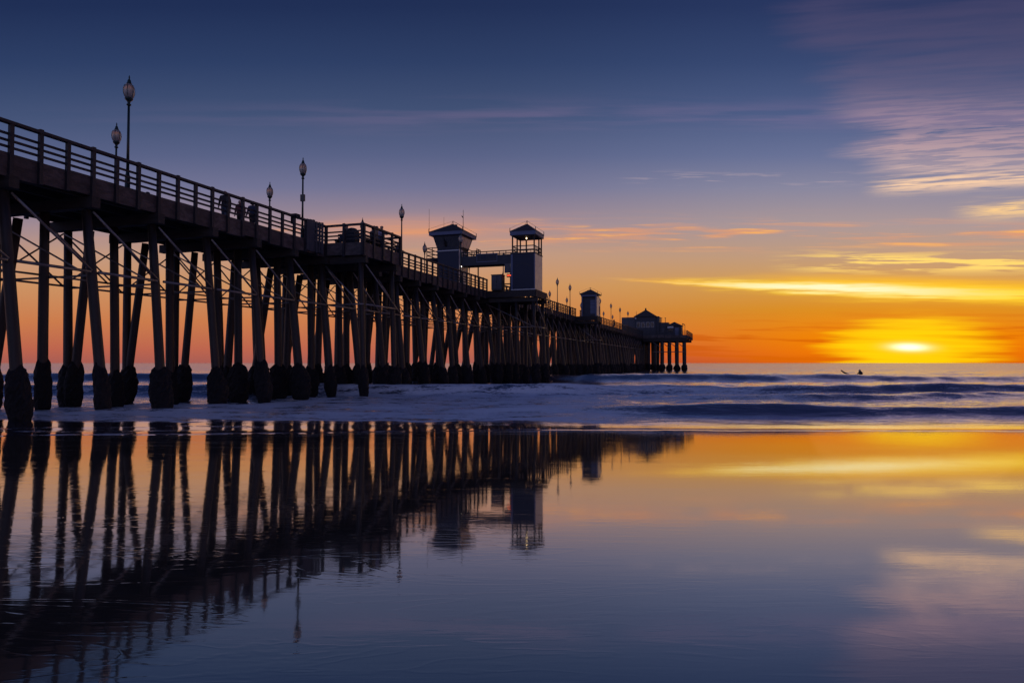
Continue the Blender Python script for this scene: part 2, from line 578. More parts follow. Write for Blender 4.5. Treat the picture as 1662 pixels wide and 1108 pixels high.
# ripples of the water film: stronger near the pier side and by the swash, calm to the right
leftness = 1.0 - px.smooth(-6.0, 5.0)
shore = py.smooth(10.0, 17.0)
amt = leftness * patch.smooth(0.42, 0.68) * 0.42 + shore * 0.25 + 0.14 + patch.smooth(0.55, 0.75) * 0.25
ln = noise(t, comb(t, px * 0.35, py * 1.5, 14.0), 1.0, 4, 0.55, 0.8)
line = ((ln - 0.5) / 0.012).gauss() + ((ln - 0.58) / 0.010).gauss()          # thin edges where sheets of water overlap
hgt = (rip1 * amt * 1.0) + (rip2 * amt * 0.26) + line * (leftness * 0.8 + 0.04) * 0.15
bn = t.nodes.new('ShaderNodeBump')
bn.inputs['Strength'].default_value = 1.0
bn.inputs['Distance'].default_value = 0.0020
t.links.new(hgt.s, bn.inputs['Height'])
dry = py.smooth(-30.0, -14.0)              # the sand dries out well up the beach, behind the viewer
gl = t.nodes.new('ShaderNodeBsdfGlossy')
gl.inputs['Color'].default_value = (0.95, 0.895, 0.82, 1)
rg = (patch * 0.05) + 0.015
t.links.new(rg.s, gl.inputs['Roughness'])
t.links.new(bn.outputs[0], gl.inputs['Normal'])
df = t.nodes.new('ShaderNodeBsdfDiffuse')
grain = noise(t, geo.outputs['Position'], 60.0, 3, 0.6)
t.links.new(mixc(t, (0.075, 0.060, 0.046, 1), (0.12, 0.096, 0.075, 1), grain), df.inputs['Color'])
lw = t.nodes.new('ShaderNodeFresnel')
lw.inputs['IOR'].default_value = 1.33
mx = t.nodes.new('ShaderNodeMixShader')
fac = (S(t, lw.outputs[0]) * 0.45 + 0.56).min(0.96) * (0.05 + dry * 0.95)
t.links.new(fac.s, mx.inputs[0])
t.links.new(df.outputs[0], mx.inputs[1])
t.links.new(gl.outputs[0], mx.inputs[2])
t.links.new(mx.outputs[0], out.inputs[0])
beach_me.materials.append(m)

# ------------------------------------------------------------------ sea
def edge_y(x):
    """where the last swash runs out on the sand"""
    return 19.1 - 1.7 * sstep(6, -24, x) + 1.0 * fbm(x * 0.11 + 7, x * 0, 41, 3) + 0.30 * fbm(x * 0.8, x * 0 + 2, 44, 3)


def wave(y, c, amp, wf, wb):
    d = y - c
    f = np.where(d < 0, np.exp(-np.abs(d / wf) ** 2.2), np.exp(-np.abs(d / wb) ** 1.6))
    return amp * f


def sea_parts(x, y):
    n1 = fbm(x * 0.045, y * 0.06, 11, 3)
    n2 = fbm(x * 0.11 + 3, y * 0.05, 15, 3)
    right = sstep(-6, 8, x)
    left = 1 - sstep(-14, 2, x)
    h = np.zeros_like(x)
    foam = np.zeros_like(x)
    # first small breaker by the shore, then two pairs further out, a larger one running in under the pier
    a1 = (0.32 + 0.20 * n2) * (0.35 + 0.65 * right)
    c1 = 25.6 + 2.2 * n1 - 1.0 * left
    h += wave(y, c1, a1, 0.85, 2.6)
    h += wave(y, 31.5 + 2.5 * n2, 0.16 * sstep(0.0, 0.25, n1 + 0.1) * right, 0.9, 2.2)
    h += wave(y, 36.6 + 3 * n2, (0.36 + 0.26 * n1) * sstep(2, 14, x), 1.0, 2.4)
    h += wave(y, 41.5 + 2.5 * n1, 0.58 + 0.2 * n2, 1.2, 3.4)
    h += wave(y, 55.0 + 4 * n1, 0.24 + 0.2 * n2, 2.2, 5)
    h += wave(y, 74.0 + 4 * n2, (0.60 + 0.40 * n1) * (1 - left) + 0.80 * left, 2.2 - 0.4 * left, 7)
    h += wave(y, 104.0 + 8 * n1, 0.26 + 0.3 * n2, 5, 10)
    fade = 1 - sstep(90, 190, y)
    # chop
    ch = 0.13 * fbm(x * 0.35, y * 0.55, 21, 3) + 0.06 * fbm(x * 1.2, y * 2.0, 27, 3)
    calm = sstep(19, 24, y)
    h = h * fade + ch * calm * (1 - sstep(140, 320, y)) * (0.55 + 0.45 * sstep(24, 34, y))
    h = h * sstep(18.5, 22.5, y)
    h = h + 0.42 * fbm(x * 0.05, y * 0.085, 71, 3) * sstep(85, 130, y) * (1 - sstep(1500, 6000, y))
    h = h + 0.09 * left * np.exp(-((y - 22.0) / 3.0) ** 2)
    # foam
    fn = fbm(x * 0.25 + 9, y * 0.8, 31, 4)
    fs = fbm(x * 0.5, y * 2.2, 35, 4)
    washx = sstep(-22, -8, x) * (1 - sstep(1.5, 8, x))
    foam += washx * sstep(20.8, 22.6, y + 2 * fn) * (1 - sstep(29.5, 35, y + 5 * fn)) * 1.35
    h += 0.10 * washx * np.exp(-((y - 24.0 - 2.5 * n1) / 1.0) ** 2) + 0.12 * washx * np.exp(-((y - 28.5 - 2.5 * n2) / 1.0) ** 2)
    foam += 0.95 * sstep(-16, -5, x) * (1 - sstep(8, 22, x)) * sstep(31, 36, y + 6 * fn) * (1 - sstep(40, 48, y + 5 * fn))
    foam += 0.50 * left * sstep(17.0, 18.2, y + fn) * (1 - sstep(19.2, 20.6, y + 2 * fn))
    foam += 0.62 * left * sstep(20.5, 23, y) * (1 - sstep(42, 54, y))
    foam += 0.8 * left * np.exp(-((y - 58 - 3 * n1) / 2.2) ** 2)
    h += 0.14 * left * np.exp(-((y - 58 - 3 * n1) / 1.6) ** 2)
    foam += 0.40 * (1 - right) * np.exp(-((y - c1) / 1.2) ** 2)
    foam += 0.30 * right * np.exp(-((y - c1 - 1.6) / 1.5) ** 2) * sstep(-0.1, 0.3, fs)
    foam += 0.38 * right * sstep(27, 29, y) * (1 - sstep(46, 62, y))
    e = edge_y(x)
    foam += (0.35 + 0.75 * left) * np.exp(-((y - e - 0.09) / 0.08) ** 2) * sstep(-0.25, 0.25, fbm(x * 1.7, y * 0, 51, 3))
    foam += (0.25 + 0.35 * left) * np.exp(-((y - e - 1.3 - 0.8 * n2) / 0.10) ** 2) * sstep(0.0, 0.25, fbm(x * 0.6, y * 0.3, 55, 3))
    sz = sand_z(x, y)
    film = sz + 0.011 * np.tanh((y - e) / 0.35) - 0.05 * sstep(0.8, 2.0, e - y)
    z = np.where(y > e, np.maximum(h * sstep(e, e + 2.2, y) + (sz + 0.011) * (1 - sstep(e, e + 2.2, y)), film), film)
    return z, np.clip(foam, 0, 1)


nrow, ncol = 800, 560
r = (60000 / 16.2) ** (1 / (nrow - 1))
yy = 16.2 * np.concatenate([np.linspace(0, 0, 1), np.cumsum(np.full(nrow - 1, 1.0))]) * 0
# rows: fine by the shore, widening out to the horizon
yy = [16.0]
while yy[-1] < 60000:
    y0 = yy[-1]
    yy.append(y0 + max(0.075, (y0 - 8) * 0.0085))
yy = np.array(yy)
ss = np.linspace(-1, 1, ncol)
SX, SY = np.meshgrid(ss, yy)
X = SX * (46 + 0.86 * SY)
Y = SY
Z, foam = sea_parts(X, Y)
sea_me = grid_mesh('sea', X, Y, Z)
att = sea_me.attributes.new('foam', 'FLOAT', 'POINT')
att.data.foreach_set('value', foam.ravel().astype(np.float32))
sea = put('sea', sea_me)
tag(sea, kind='structure')

m = bpy.data.materials.new('sea_water')
m.use_nodes = True
t = m.node_tree
t.nodes.clear()
out = t.nodes.new('ShaderNodeOutputMaterial')
geo = t.nodes.new('ShaderNodeNewGeometry')
sp = t.nodes.new('ShaderNodeSeparateXYZ')
t.links.new(geo.outputs['Position'], sp.inputs[0])
px, py = S(t, sp.outputs[0]), S(t, sp.outputs[1])
fa = t.nodes.new('ShaderNodeAttribute')
fa.attribute_name = 'foam'
fo = S(t, fa.outputs['Fac'])
fn1 = noise(t, comb(t, px * 0.42, py * 1.7, 0.0), 1.0, 6, 0.62, 0.5)
fn2 = noise(t, comb(t, px * 4.0, py * 9.0, 5.0), 1.0, 4, 0.6, 0.3)
fm = (fo * 0.80 + (fn1 - 0.5) * 1.9 + (fn2 - 0.5) * 0.9).smooth(0.42, 0.88) * fo.smooth(0.02, 0.25)
w1 = noise(t, comb(t, px * 0.8, py * 2.2, 0.0), 1.0, 4, 0.6, 0.4)
w2 = noise(t, comb(t, px * 4.2, py * 10.0, 7.0), 1.0, 3, 0.55, 0.3)
calm = py.smooth(19.5, 25.0) * 0.93 + 0.02
hh = (w1 * 0.050 + w2 * 0.012) * calm + fm * 0.014
bn = t.nodes.new('ShaderNodeBump')
bn.inputs['Strength'].default_value = 1.0
bn.inputs['Distance'].default_value = 1.0
t.links.new(hh.s, bn.inputs['Height'])
gl = t.nodes.new('ShaderNodeBsdfGlossy')
gl.inputs['Color'].default_value = (0.90, 0.88, 1.0, 1)
t.links.new((fm * 0.45 + 0.07 + py.smooth(40.0, 220.0) * 0.13).s, gl.inputs['Roughness'])
t.links.new(bn.outputs[0], gl.inputs['Normal'])
df = t.nodes.new('ShaderNodeBsdfDiffuse')
t.links.new(mixc(t, (0.05, 0.06, 0.09, 1), (0.93, 0.93, 0.95, 1), fm), df.inputs['Color'])
t.links.new(bn.outputs[0], df.inputs['Normal'])
mx = t.nodes.new('ShaderNodeMixShader')
fr = t.nodes.new('ShaderNodeFresnel')
fr.inputs['IOR'].default_value = 1.45
t.links.new(bn.outputs[0], fr.inputs['Normal'])
fac = (S(t, fr.outputs[0]) * 1.7 + 0.06).min(0.97) * (1.0 - fm * 0.5)
t.links.new(fac.s, mx.inputs[0])
t.links.new(df.outputs[0], mx.inputs[1])
t.links.new(gl.outputs[0], mx.inputs[2])
t.links.new(mx.outputs[0], out.inputs[0])
sea_me.materials.append(m)


def sea_at(x, y):
    z, _ = sea_parts(np.array([[float(x)]]), np.array([[float(y)]]))
    return float(z[0, 0])


# ------------------------------------------------------------------ the pier
DECK, RTOP, UNDER, CAPZ = 8.60, 9.70, 7.95, 7.55
WID = -5.85
U0, U1 = 5.5, 168.0
pier = empty('pier', 0, 0, 0)
tag(pier, 'long dark timber pier on mussel-crusted piles running out to sea', 'pier')

# platforms bumping out of the pier: (v0, v1, u0, u1)
PLAT = [(0.0, 2.45, 33.4, 37.7), (0.0, 4.85, 59.5, 63.2), (0.0, 3.25, 95.9, 99.0)]
TEND = (-15.0, 10.5, 168.0, 188.0)


def slab(name, x0, x1, y0, y1, parent=pier):
    return MB().box(x0, x1, y0, y1, DECK - 0.1, DECK).obj(name, 'timber', parent)


deck = slab('deck', WID, -0.04, U0, U1)
for (a, b_, c, d) in PLAT:
    slab('platform_deck', a - 0.03, b_ - 0.04, c, d)
slab('platform_deck', TEND[0], TEND[1] - .04, TEND[2] + 0.01, TEND[3])

# stringers
strm = {}
for x in (-5.5, -4.2, -2.9, -1.6, -0.4):
    u = U0
    while u < U1 - 0.1:
        e = min(u + 11.88, U1)
        L = round(e - u - 0.02, 3)
        if L not in strm:
            strm[L] = MB().box(-0.09, 0.09, 0, L, UNDER, DECK - 0.103).mesh('stringer', 'timber')
        put('stringer', strm[L], pier, (x, u, 0))
        u = e
for (a, b_, c, d) in PLAT + [TEND]:
    n = max(3, int((b_ - a) / 1.3))
    for k in range(n):
        x = a + 0.25 + (b_ - a - 0.55) * k / (n - 1)
        MB().box(x - 0.09, x + 0.09, c + 0.06, d - 0.06, UNDER - 0.02 * (k % 2), DECK - 0.104).obj('stringer', 'timber', pier)

# piles
def pile_mesh(seed, r0=0.185, r1=0.15):
    rr = random.Random(seed)
    prof = []
    for i in range(9):
        z = -4.2 + (CAPZ + 4.2) * i / 8
        prof.append(((r0 + (r1 - r0) * i / 8) * rr.uniform(0.96, 1.04), z))
    return MB().lathe(prof, 10, lambda i, k: 1.0 + 0.02 * math.sin(3 * k + i)).mesh('pile', 'pile', True)


def crust_mesh(seed, R0=0.34, top=1.75):
    """lumpy collar of mussels: swollen in the tidal range, worn thin at the foot"""
    n, N = 26, 24
    a = np.linspace(0, 2 * np.pi, n, endpoint=False)
    f = np.linspace(0, 1, N)
    A, Fz = np.meshgrid(a, f)
    body = np.interp(Fz, [0, .26, .38, .52, .72, .88, .96, 1.0], [.60, .64, .92, 1.04, 1.0, .86, .70, .54])
    rr = np.random.default_rng(seed)
    for k in range(1, 4):
        body = body + 0.06 / k * np.sin((k + 1) * A + rr.uniform(0, 6.28) + Fz * rr.uniform(-6, 6))
    body = body + 0.30 * fbm(np.cos(A) * 1.6 + seed * 3 + 40, np.sin(A) * 1.6 + Fz * 7 + 40, seed, 3)
    body = body + rr.uniform(-0.075, 0.075, body.shape)
    Rr = R0 * body
    Zz = -0.75 + (top + 0.75) * Fz + rr.uniform(-.02, .02, Fz.shape) + 0.10 * Fz * np.sin(2 * A + rr.uniform(0, 6))
    mb = MB()
    vs = np.stack([Rr * np.cos(A), Rr * np.sin(A), Zz], -1).reshape(-1, 3).tolist()
    fs = [(i * n + k, i * n + (k + 1) % n, (i + 1) * n + (k + 1) % n, (i + 1) * n + k) for i in range(N - 1) for k in range(n)]
    fs += [tuple(range(n - 1, -1, -1)), tuple(range((N - 1) * n, N * n))]
    return mb.add(vs, fs).mesh('mussel_crust', 'mussel')


PM = [pile_mesh(s) for s in range(3)]
CM = [crust_mesh(s + 20, 0.33 + 0.02 * (s % 3), 1.62 + 0.07 * s) for s in range(5)]
BIGP = pile_mesh(9, 0.50, 0.47)
BIGC = crust_mesh(77, 0.68, 1.5)
pile_n = 0


def pile(xt, xb, u, ub=None, big=False, fat=1.0):
    """a pile from its head at the cap to its foot; xb, ub where it passes the water level"""
    global pile_n
    ub = u if ub is None else ub
    top, bot = Vector((xt, u, CAPZ)), Vector((xb, ub, 0))
    q = (top - bot).to_track_quat('Z', 'Y')
    sp_ = q @ Quaternion((0, 0, 1), random.uniform(0, 6.28))
    me = BIGP if big else random.choice(PM)
    o = put('pile', me, pier, bot, sp_)
    o.scale = (fat, fat, 1)
    c = put('mussel_crust', BIGC if big else random.choice(CM), o, (0, 0, 0))
    c.rotation_euler = (0, 0, random.uniform(0, 6.28))
    sc_ = random.uniform(0.95, 1.22) if u > 20 else random.uniform(0.78, 0.86)
    c.scale = (sc_ / fat ** 0.6, sc_ / fat ** 0.6, random.uniform(0.92, 1.06))
    pile_n += 1
    return o


BENT = 2.97
bents = [15.7 + BENT * k for k in range(-3, 52)]
cap_me = MB().box(WID - 0.05, 0.16, -0.17, 0.17, CAPZ, UNDER - 0.003).mesh('cap_beam', 'cap')
for i, u in enumerate(bents):
    j = lambda a: random.uniform(-a, a)
    put('cap_beam', cap_me, pier, (j(0.05), u, 0))
    lean = 0.12 if i == 4 else 0.0
    ft = 1.08 if u < 29 else (1.3 if u < 62 else (1.5 if u < 95 else 1.7))
    jj = 1.0 if u < 24 else 2.9
    pile(-0.32 + j(.05), 0.52 + (0.30 if u < 20 else 0.0) + j(.12 * jj), u, u + j(.05), fat=ft)
    pile(-2.42 + j(.07), -2.38 + j(.12 * jj), u, u + j(.15 * jj), fat=ft)
    pile(-4.95 + j(.07), -4.95 + j(.12 * jj), u, u + j(.15 * jj), fat=ft)
    pile(-3.75 + j(.10), -4.72 - lean * 4 + j(.18 * jj), u, u + j(.15 * jj), fat=ft)

for u in bents:
    if 26 < u < 62:                               # extra piles where the deck carries the platforms
        pile(-1.25 + random.uniform(-.1, .1), -1.0 + random.uniform(-.35, .35), u + 0.28, u + random.uniform(-.4, .6), fat=1.2)

# platform piles and caps
for (a, b_, c, d) in PLAT:
    us = [c + 0.35, d - 0.35] if d - c < 5 else [c + 0.35, (c + d) / 2, d - 0.35]
    for u in us:
        MB().box(a + 0.17, b_ + 0.06, u - 0.15, u + 0.15, CAPZ - 0.002, UNDER - 0.02).obj('cap_beam', 'cap', pier)
        xs_ = [b_ - 0.35] if b_ < 3 else ([b_ - 0.35, b_ - 1.7] if b_ < 4 else [b_ - 0.35, b_ - 2.0, b_ - 3.7])
        for x in xs_:
            pile(x, x + (0.28 if x == xs_[0] else 0.0), u)
for x in (4.6, 6.35, 8.1, 9.85):
    for u in (168.7, 185):
        pile(x - (u - 168.7) * (0.129 - 0.0056 * x), x - (u - 168.7) * (0.129 - 0.0056 * x), u, big=True)
for x in (-14, -11, -8, -5.4, -3.4, -1.4, 0.3, 1.5, 2.9):
    for u in (168.7, 176, 185):
        pile(x, x + random.uniform(-.3, .3), u, fat=2.4)
for u in (168.7, 176, 185):
    MB().box(TEND[0], TEND[1], u - 0.25, u + 0.25, CAPZ - 0.3, UNDER - 0.021).obj('cap_beam', 'cap', pier)

# bracing
rod_cache = {}


def rod(name, p, q, r):
    p, q = Vector(p), Vector(q)
    L = (q - p).length
    key = (round(L, 2), r)
    if key not in rod_cache:
        rod_cache[key] = MB().tube((0, 0, 0), (0, 0, key[0]), r, r, 7).mesh(name, 'pipe', True)
    return put(name, rod_cache[key], pier, p, (q - p).to_track_quat('Z', 'Y'))


HZ = 5.2
xN = lambda z: -0.32 + (CAPZ - z) / CAPZ * 0.84 + 0.19
for i in range(len(bents) - 1):
    u, v = bents[i], bents[i + 1]
    rod('diagonal_brace', (xN(7.45), u + 0.12, 7.45), (xN(HZ), v - 0.1, HZ + 0.05), 0.045)
    rod('horizontal_brace', (xN(HZ) + 0.02, u + 0.16, HZ), (xN(HZ) + 0.02, v - 0.16, HZ), 0.055)
    rod('horizontal_brace', (-5.16, u, HZ), (-5.16, v, HZ), 0.045)
    rod('horizontal_brace', (-2.62, u, HZ + 0.02), (-2.62, v, HZ + 0.02), 0.04)
    rod('diagonal_brace', (-5.16, u, 7.45), (-5.16, v, HZ), 0.04)
    rod('diagonal_brace', (-5.20, u, HZ), (-5.20, v, 7.45), 0.035)
    if i % 2 == 0:
        rod('diagonal_brace', (-2.62, u, 7.4), (-2.62, v, HZ), 0.035)
for i, u in enumerate(bents):
    if i > 24:
        break
    rod('cross_brace', (-4.95, u + 0.2, HZ - 0.08), (-0.2, u + 0.2, HZ - 0.08), 0.04)
    rod('cross_brace', (-4.9, u - 0.2, 7.4), (-0.2, u - 0.2, HZ), 0.035)
# bracing of the platforms
for (a, b_, c, d) in PLAT:
    x = b_ - 0.05
    rod('diagonal_brace', (x, c + 0.4, 7.45), (x + 0.1, d - 0.4, HZ), 0.045)
    rod('horizontal_brace', (x + 0.08, c + 0.3, HZ), (x + 0.08, d - 0.3, HZ), 0.05)
    rod('cross_brace', (a, c + 0.1, 7.4), (b_ - 0.2, c + 0.1, HZ), 0.045)
    rod('cross_brace', (a, c + 0.12, HZ), (b_, c + 0.12, HZ), 0.045)
for x0, x1 in ((2.4, 4.6), (4.6, 6.35), (6.35, 8.1), (8.1, 9.85)):
    rod('cross_brace', (x0, 168.2, 4.6), (x1, 168.2, 4.6), 0.10)
    rod('cross_brace', (x0, 168.1, 7.0), (x1, 168.1, 5.6), 0.08)

# fascia boards, posts and rails
fas = []
for s in range(4):
    rr = random.Random(s)
    lo = UNDER - 0.01 + rr.uniform(-0.05, 0.04)
    mb = MB()
    L = BENT / 3
    mb.box(-0.03, 0.03, 0.01, L - 0.012, lo, 8.30)
    mb.box(-0.026, 0.034, 0.012, L - 0.010, 8.303, 8.67 + rr.uniform(-0.03, 0.01))
    fas.append(mb.mesh('fascia_board', 'fascia'))
post_me = [MB().box(-0.06, 0.06, -0.065, 0.065, 7.93 - 0.04 * s, 9.71 + 0.045 * s).mesh('post', 'rail') for s in range(2)]
RZ = (9.31, 9.09, 8.88)


def railing(pts, posts_every, fascia=True, off=0.07, span=3, name='railing'):
    """railing along straight runs pts[0]..pts[1] in pier coordinates; the handrail is the part, posts and rails its pieces"""
    (x0, y0), (x1, y1) = pts
    d = Vector((x1 - x0, y1 - y0, 0))
    L = d.length
    d.normalize()
    nrm = Vector((d.y, -d.x, 0))                 # outward: to the right of the run
    ang = math.atan2(-d.x, d.y)
    q = Quaternion((0, 0, 1), ang)
    n = max(1, round(L / posts_every))
    st = L / n
    base = Vector((x0, y0, 0))
    hr = MB().box(off - 0.11, off + 0.09, -0.06, L + 0.06, 9.61, 9.705).mesh('handrail', 'rail')
    h = put(name, hr, pier, base, q)
    for k in range(n + 1):
        put('post', post_me[k % 2], h, (off + 0.01, k * st, 0))
    k = 0
    while k < n:
        e = min(k + span, n)
        for z in RZ:
            me = rail_mesh(round((e - k) * st - 0.01, 3))
            put('rail', me, h, (off - 0.085, k * st + 0.005, z + random.uniform(-.006, .006)))
        k = e
    if fascia:
        for k in range(n):
            o = put('fascia_board', random.choice(fas), h, (0, k * st, random.uniform(-0.02, 0.02)))
            o.scale = (1, st / (BENT / 3), 1)
    return h


_rm = {}


def rail_mesh(L):
    if L not in _rm:
        _rm[L] = MB().box(-0.025, 0.025, 0, L, -0.04, 0.04).mesh('rail', 'rail')
    return _rm[L]


PS = BENT / 3
start = bents[1] - 0.05
railing([(0, start), (0, PLAT[0][2])], PS)
railing([(0, PLAT[0][3]), (0, PLAT[1][2])], PS)
railing([(0, PLAT[1][3]), (0, PLAT[2][2])], PS)
railing([(0, PLAT[2][3]), (0, U1)], PS * 1.5, span=4)
railing([(WID, U1), (WID, start)], PS * 2.2, fascia=False, span=3)
for (a, b_, c, d) in PLAT:
    if b_ > 3:                                    # the stair tower stands on this platform, close to its edges
        if b_ > 4:
            railing([(2.3, d), (0.1, d)], PS * 1.1, span=4)
        MB().box(b_ - 0.06, b_, c + 0.03, d - 0.03, UNDER + 0.02, DECK - 0.003).obj('edge_beam', 'timber', pier)
        MB().box(a + 0.1, b_ - 0.063, c - 0.03, c + 0.03, UNDER + 0.02, DECK - 0.003).obj('edge_beam', 'timber', pier)
        continue
    railing([(b_, c), (b_, d)], PS * 0.98)
    railing([(b_, d), (0.1, d)], PS * 1.1, span=4)
    railing([(0.1, c), (b_, c)], PS * 1.15, span=4)
railing([(TEND[1], TEND[2]), (TEND[1], TEND[3])], 2.4, span=4)
railing([(0.1, TEND[2]), (TEND[1], TEND[2])], 1.6, span=4)
MB().box(0.2, TEND[1] - 0.1, TEND[2] + 0.05, TEND[2] + 0.2, 7.1, UNDER - 0.03).obj('edge_beam', 'timber', pier)

# ------------------------------------------------------------------ lamp posts
def lamp_meshes():
    d = {}
    d['base'] = MB().lathe([(0.13, 0), (0.13, 0.10), (0.10, 0.14), (0.095, 0.55), (0.11, 0.60), (0.075, 0.68), (0.06, 0.80)], 12).mesh('base', 'lamp', True)
    d['pole'] = MB().lathe([(0.058, 0.78), (0.05, 2.0), (0.043, 3.42)], 10).mesh('pole', 'lamp', True)
    d['collar'] = MB().lathe([(0.045, 3.40), (0.085, 3.43), (0.085, 3.46), (0.05, 3.49), (0.06, 3.56), (0.11, 3.62), (0.15, 3.66), (0.15, 3.71), (0.10, 3.72)], 12).mesh('collar', 'lamp', True)
    d['globe'] = MB().lathe([(0.10, 3.70), (0.15, 3.75), (0.195, 3.88), (0.205, 4.00), (0.19, 4.12), (0.15, 4.22), (0.09, 4.27)], 16).mesh('globe', 'globe', True)
    d['finial'] = MB().lathe([(0.095, 4.265), (0.10, 4.29), (0.075, 4.33), (0.06, 4.41), (0.035, 4.45), (0.02, 4.49), (0.03, 4.53), (0.008, 4.62)], 12).mesh('finial', 'lamp', True)
    rib = MB()
    pr = [(0.156, 3.75), (0.199, 3.88), (0.209, 4.00), (0.194, 4.12), (0.155, 4.22)]
    for k in range(6):
        a = k * math.pi / 3
        for (r0, z0), (r1, z1) in zip(pr, pr[1:]):
            rib.bar((r0 * math.cos(a), r0 * math.sin(a), z0), (r1 * math.cos(a), r1 * math.sin(a), z1), 0.014)
    d['cage'] = rib.mesh('cage', 'lamp')
    return d


LM = lamp_meshes()


def lamp(x, u, label, group):
    e = empty('lamp_post', x, u, DECK)
    tag(e, label, 'lamp post', group)
    for k, me in LM.items():
        o = put(k, me, e)
        if k == 'cage':
            o['kind'] = 'stuff'
    return e


for u, where in ((20.45, 'next along the railing landward of the boxed one'),
                 (43.35, 'beside the person leaning on the beach-side railing'),
                 (54.2, 'rising in front of the lifeguard tower'),
                 (65.4, 'seen above the footbridge beside the blue stair tower'),
                 (76.5, 'hidden just behind the blue stair tower'),
                 (87.2, 'on the railing between stair tower and hut'),
                 (94.3, 'directly landward of the small pier hut')):
    lamp(-0.35, u, 'dark lamp post with acorn globe ' + where, None)
for u in (116.3, 127.0, 137.2, 147.5):
    lamp(-0.35, u, 'dark lamp post with acorn globe on the beach-side railing between hut and restaurant', 'lamp posts between hut and restaurant')
e = lamp(-0.35, 31.75, 'dark lamp post with a square box clamped halfway up its pole', None)
MB().box(-0.12, 0.12, -0.06, 0.06, 2.18, 2.55).obj('control_box', 'steel', e)
for k in range(13):
    if k == 3:
        lb, gp = 'dark lamp post with acorn globe on the far railing beside the lifeguard tower', None
    elif k < 3:
        lb, gp = 'dark lamp post with acorn globe on the far railing landward of the lifeguard tower', 'far-railing lamp posts landward of the towers'
    else:
        lb, gp = 'small dark lamp post on the far railing seaward of the two towers', 'far-railing lamp posts seaward of the towers'
    lamp(-5.4, 24.35 + 11.08 * k, lb, gp)

# ------------------------------------------------------------------ lifeguard tower
def hip_tower_roof(parent, x0, x1, y0, y1, z0, z1, zp, fas_m='lblue'):
    MB().box(x0, x1, y0, y1, z0, z1).obj('roof_fascia', fas_m, parent)
    r = MB().hip(x0 - 0.05, x1 + 0.05, y0 - 0.05, y1 + 0.05, z1 + 0.003, zp).obj('roof', 'roof', parent)
    cx, cy = (x0 + x1) / 2, (y0 + y1) / 2
    wires = MB()
    for (a, c) in ((x0, y0), (x1, y0), (x1, y1), (x0, y1)):
        wires.bar((a, c, z1 - 0.1), (a, c, z1 + 0.32), 0.05)
        wires.bar((a, c, z1 + 0.30), (cx, cy, zp + 0.26), 0.018)
    wires.bar((cx, cy, zp - 0.05), (cx, cy, zp + 0.28), 0.05)
    wires.obj('bird_wire', 'steel', parent)
    return r


lg = empty('lifeguard_tower', 0, 0, 0)
lg.location = w(-4.1, 61.2, DECK)
tag(lg, 'blue lifeguard tower with flared glass cab and hipped roof above the pier deck', 'lifeguard tower')
# local: x -1.1..1.1, y -1.15..1.15, z from the deck
wall = MB().box(-1.1, 1.1, -1.15, 1.15, 0, 4.25).obj('wall', 'blue', lg)
MB().box(1.103, 1.13, -1.12, 1.12, 0.05, 4.2).obj('sunset_tint_cladding', 'pale', lg)  # sunset light on this side is put into the sheet's pale colour
MB().box(-1.14, 1.14, -1.19, -1.153, 4.05, 4.13).obj('trim_band', 'white', lg)
cab = MB().box(-1.12, 1.12, -1.17, 1.17, 4.253, 5.52, 0.34, 0.34).obj('cab', 'dblue', lg)
for s, (nx, ny) in enumerate(((0, -1), (1, 0), (0, 1), (-1, 0))):
    # a slanted pane on each face of the cab, split by mullions
    gm, fm_ = MB(), MB()
    for k in range(3):
        a0, a1 = -1.02 + k * 0.70, -1.02 + k * 0.70 + 0.64
        def P(a, z, o):
            f = (z - 4.253) / 1.267
            d = 1.17 + 0.34 * f + o if ny else 1.12 + 0.34 * f + o
            a = a * (1 + 0.25 * f)
            return (a * -ny, ny * d, z) if ny else (nx * d, a * nx, z)
        vs = [P(a0, 4.45, .012), P(a1, 4.45, .012), P(a1, 5.4, .012), P(a0, 5.4, .012), P(a0, 4.45, -.02), P(a1, 4.45, -.02), P(a1, 5.4, -.02), P(a0, 5.4, -.02)]
        g = MB().add(vs, [(0, 1, 2, 3), (7, 6, 5, 4), (0, 4, 5, 1), (1, 5, 6, 2), (2, 6, 7, 3), (3, 7, 4, 0)])
        g.obj('window_pane', 'pale' if (nx == 1) else 'glass', cab)  # right-hand panes coloured pale as if the sunset lit them
hip_tower_roof(lg, -1.74, 1.74, -1.8, 1.8, 5.523, 5.86, 6.9)
# walkway round the cab with its railing
MB().box(-2.35, -1.103, -1.1, 1.5, 3.28, 3.46).obj('walkway', 'timber', lg)
MB().box(1.135, 2.2, -0.4, 1.9, 3.30, 3.46).obj('walkway', 'timber', lg)
for runs in ((((-2.3, -1.05), (-2.3, 1.45)), ((-2.3, -1.05), (-1.15, -1.05)), ((-2.3, 1.45), (-1.15, 1.45))),
             (((1.25, 1.85), (2.15, 1.85)), ((2.15, 0.9), (2.15, 1.85)), ((1.25, -0.35), (1.25, 1.85)))):
    wr = MB()
    for (p, q) in runs:
        for z in (3.75, 4.1, 4.45):
            wr.bar((*p, z), (*q, z), 0.05, 0.07)
        for f in (0, 0.5, 1):
            x, y = p[0] + (q[0] - p[0]) * f, p[1] + (q[1] - p[1]) * f
            wr.bar((x, y, 3.46), (x, y, 4.5), 0.06)
    wr.obj('walkway_railing', 'rail', lg)
for (x, y) in ((-2.28, -1.0), (-2.28, 1.4), (1.95, 1.8)):
    MB().box(x - 0.05, x + 0.05, y - 0.05, y + 0.05, 0, 3.29).obj('support_post', 'timber', lg)
MB().tube((-1.72, -1.78, 5.8), (-1.72, -1.78, 8.1), 0.02, 0.012, 6).obj('antenna', 'steel', lg)
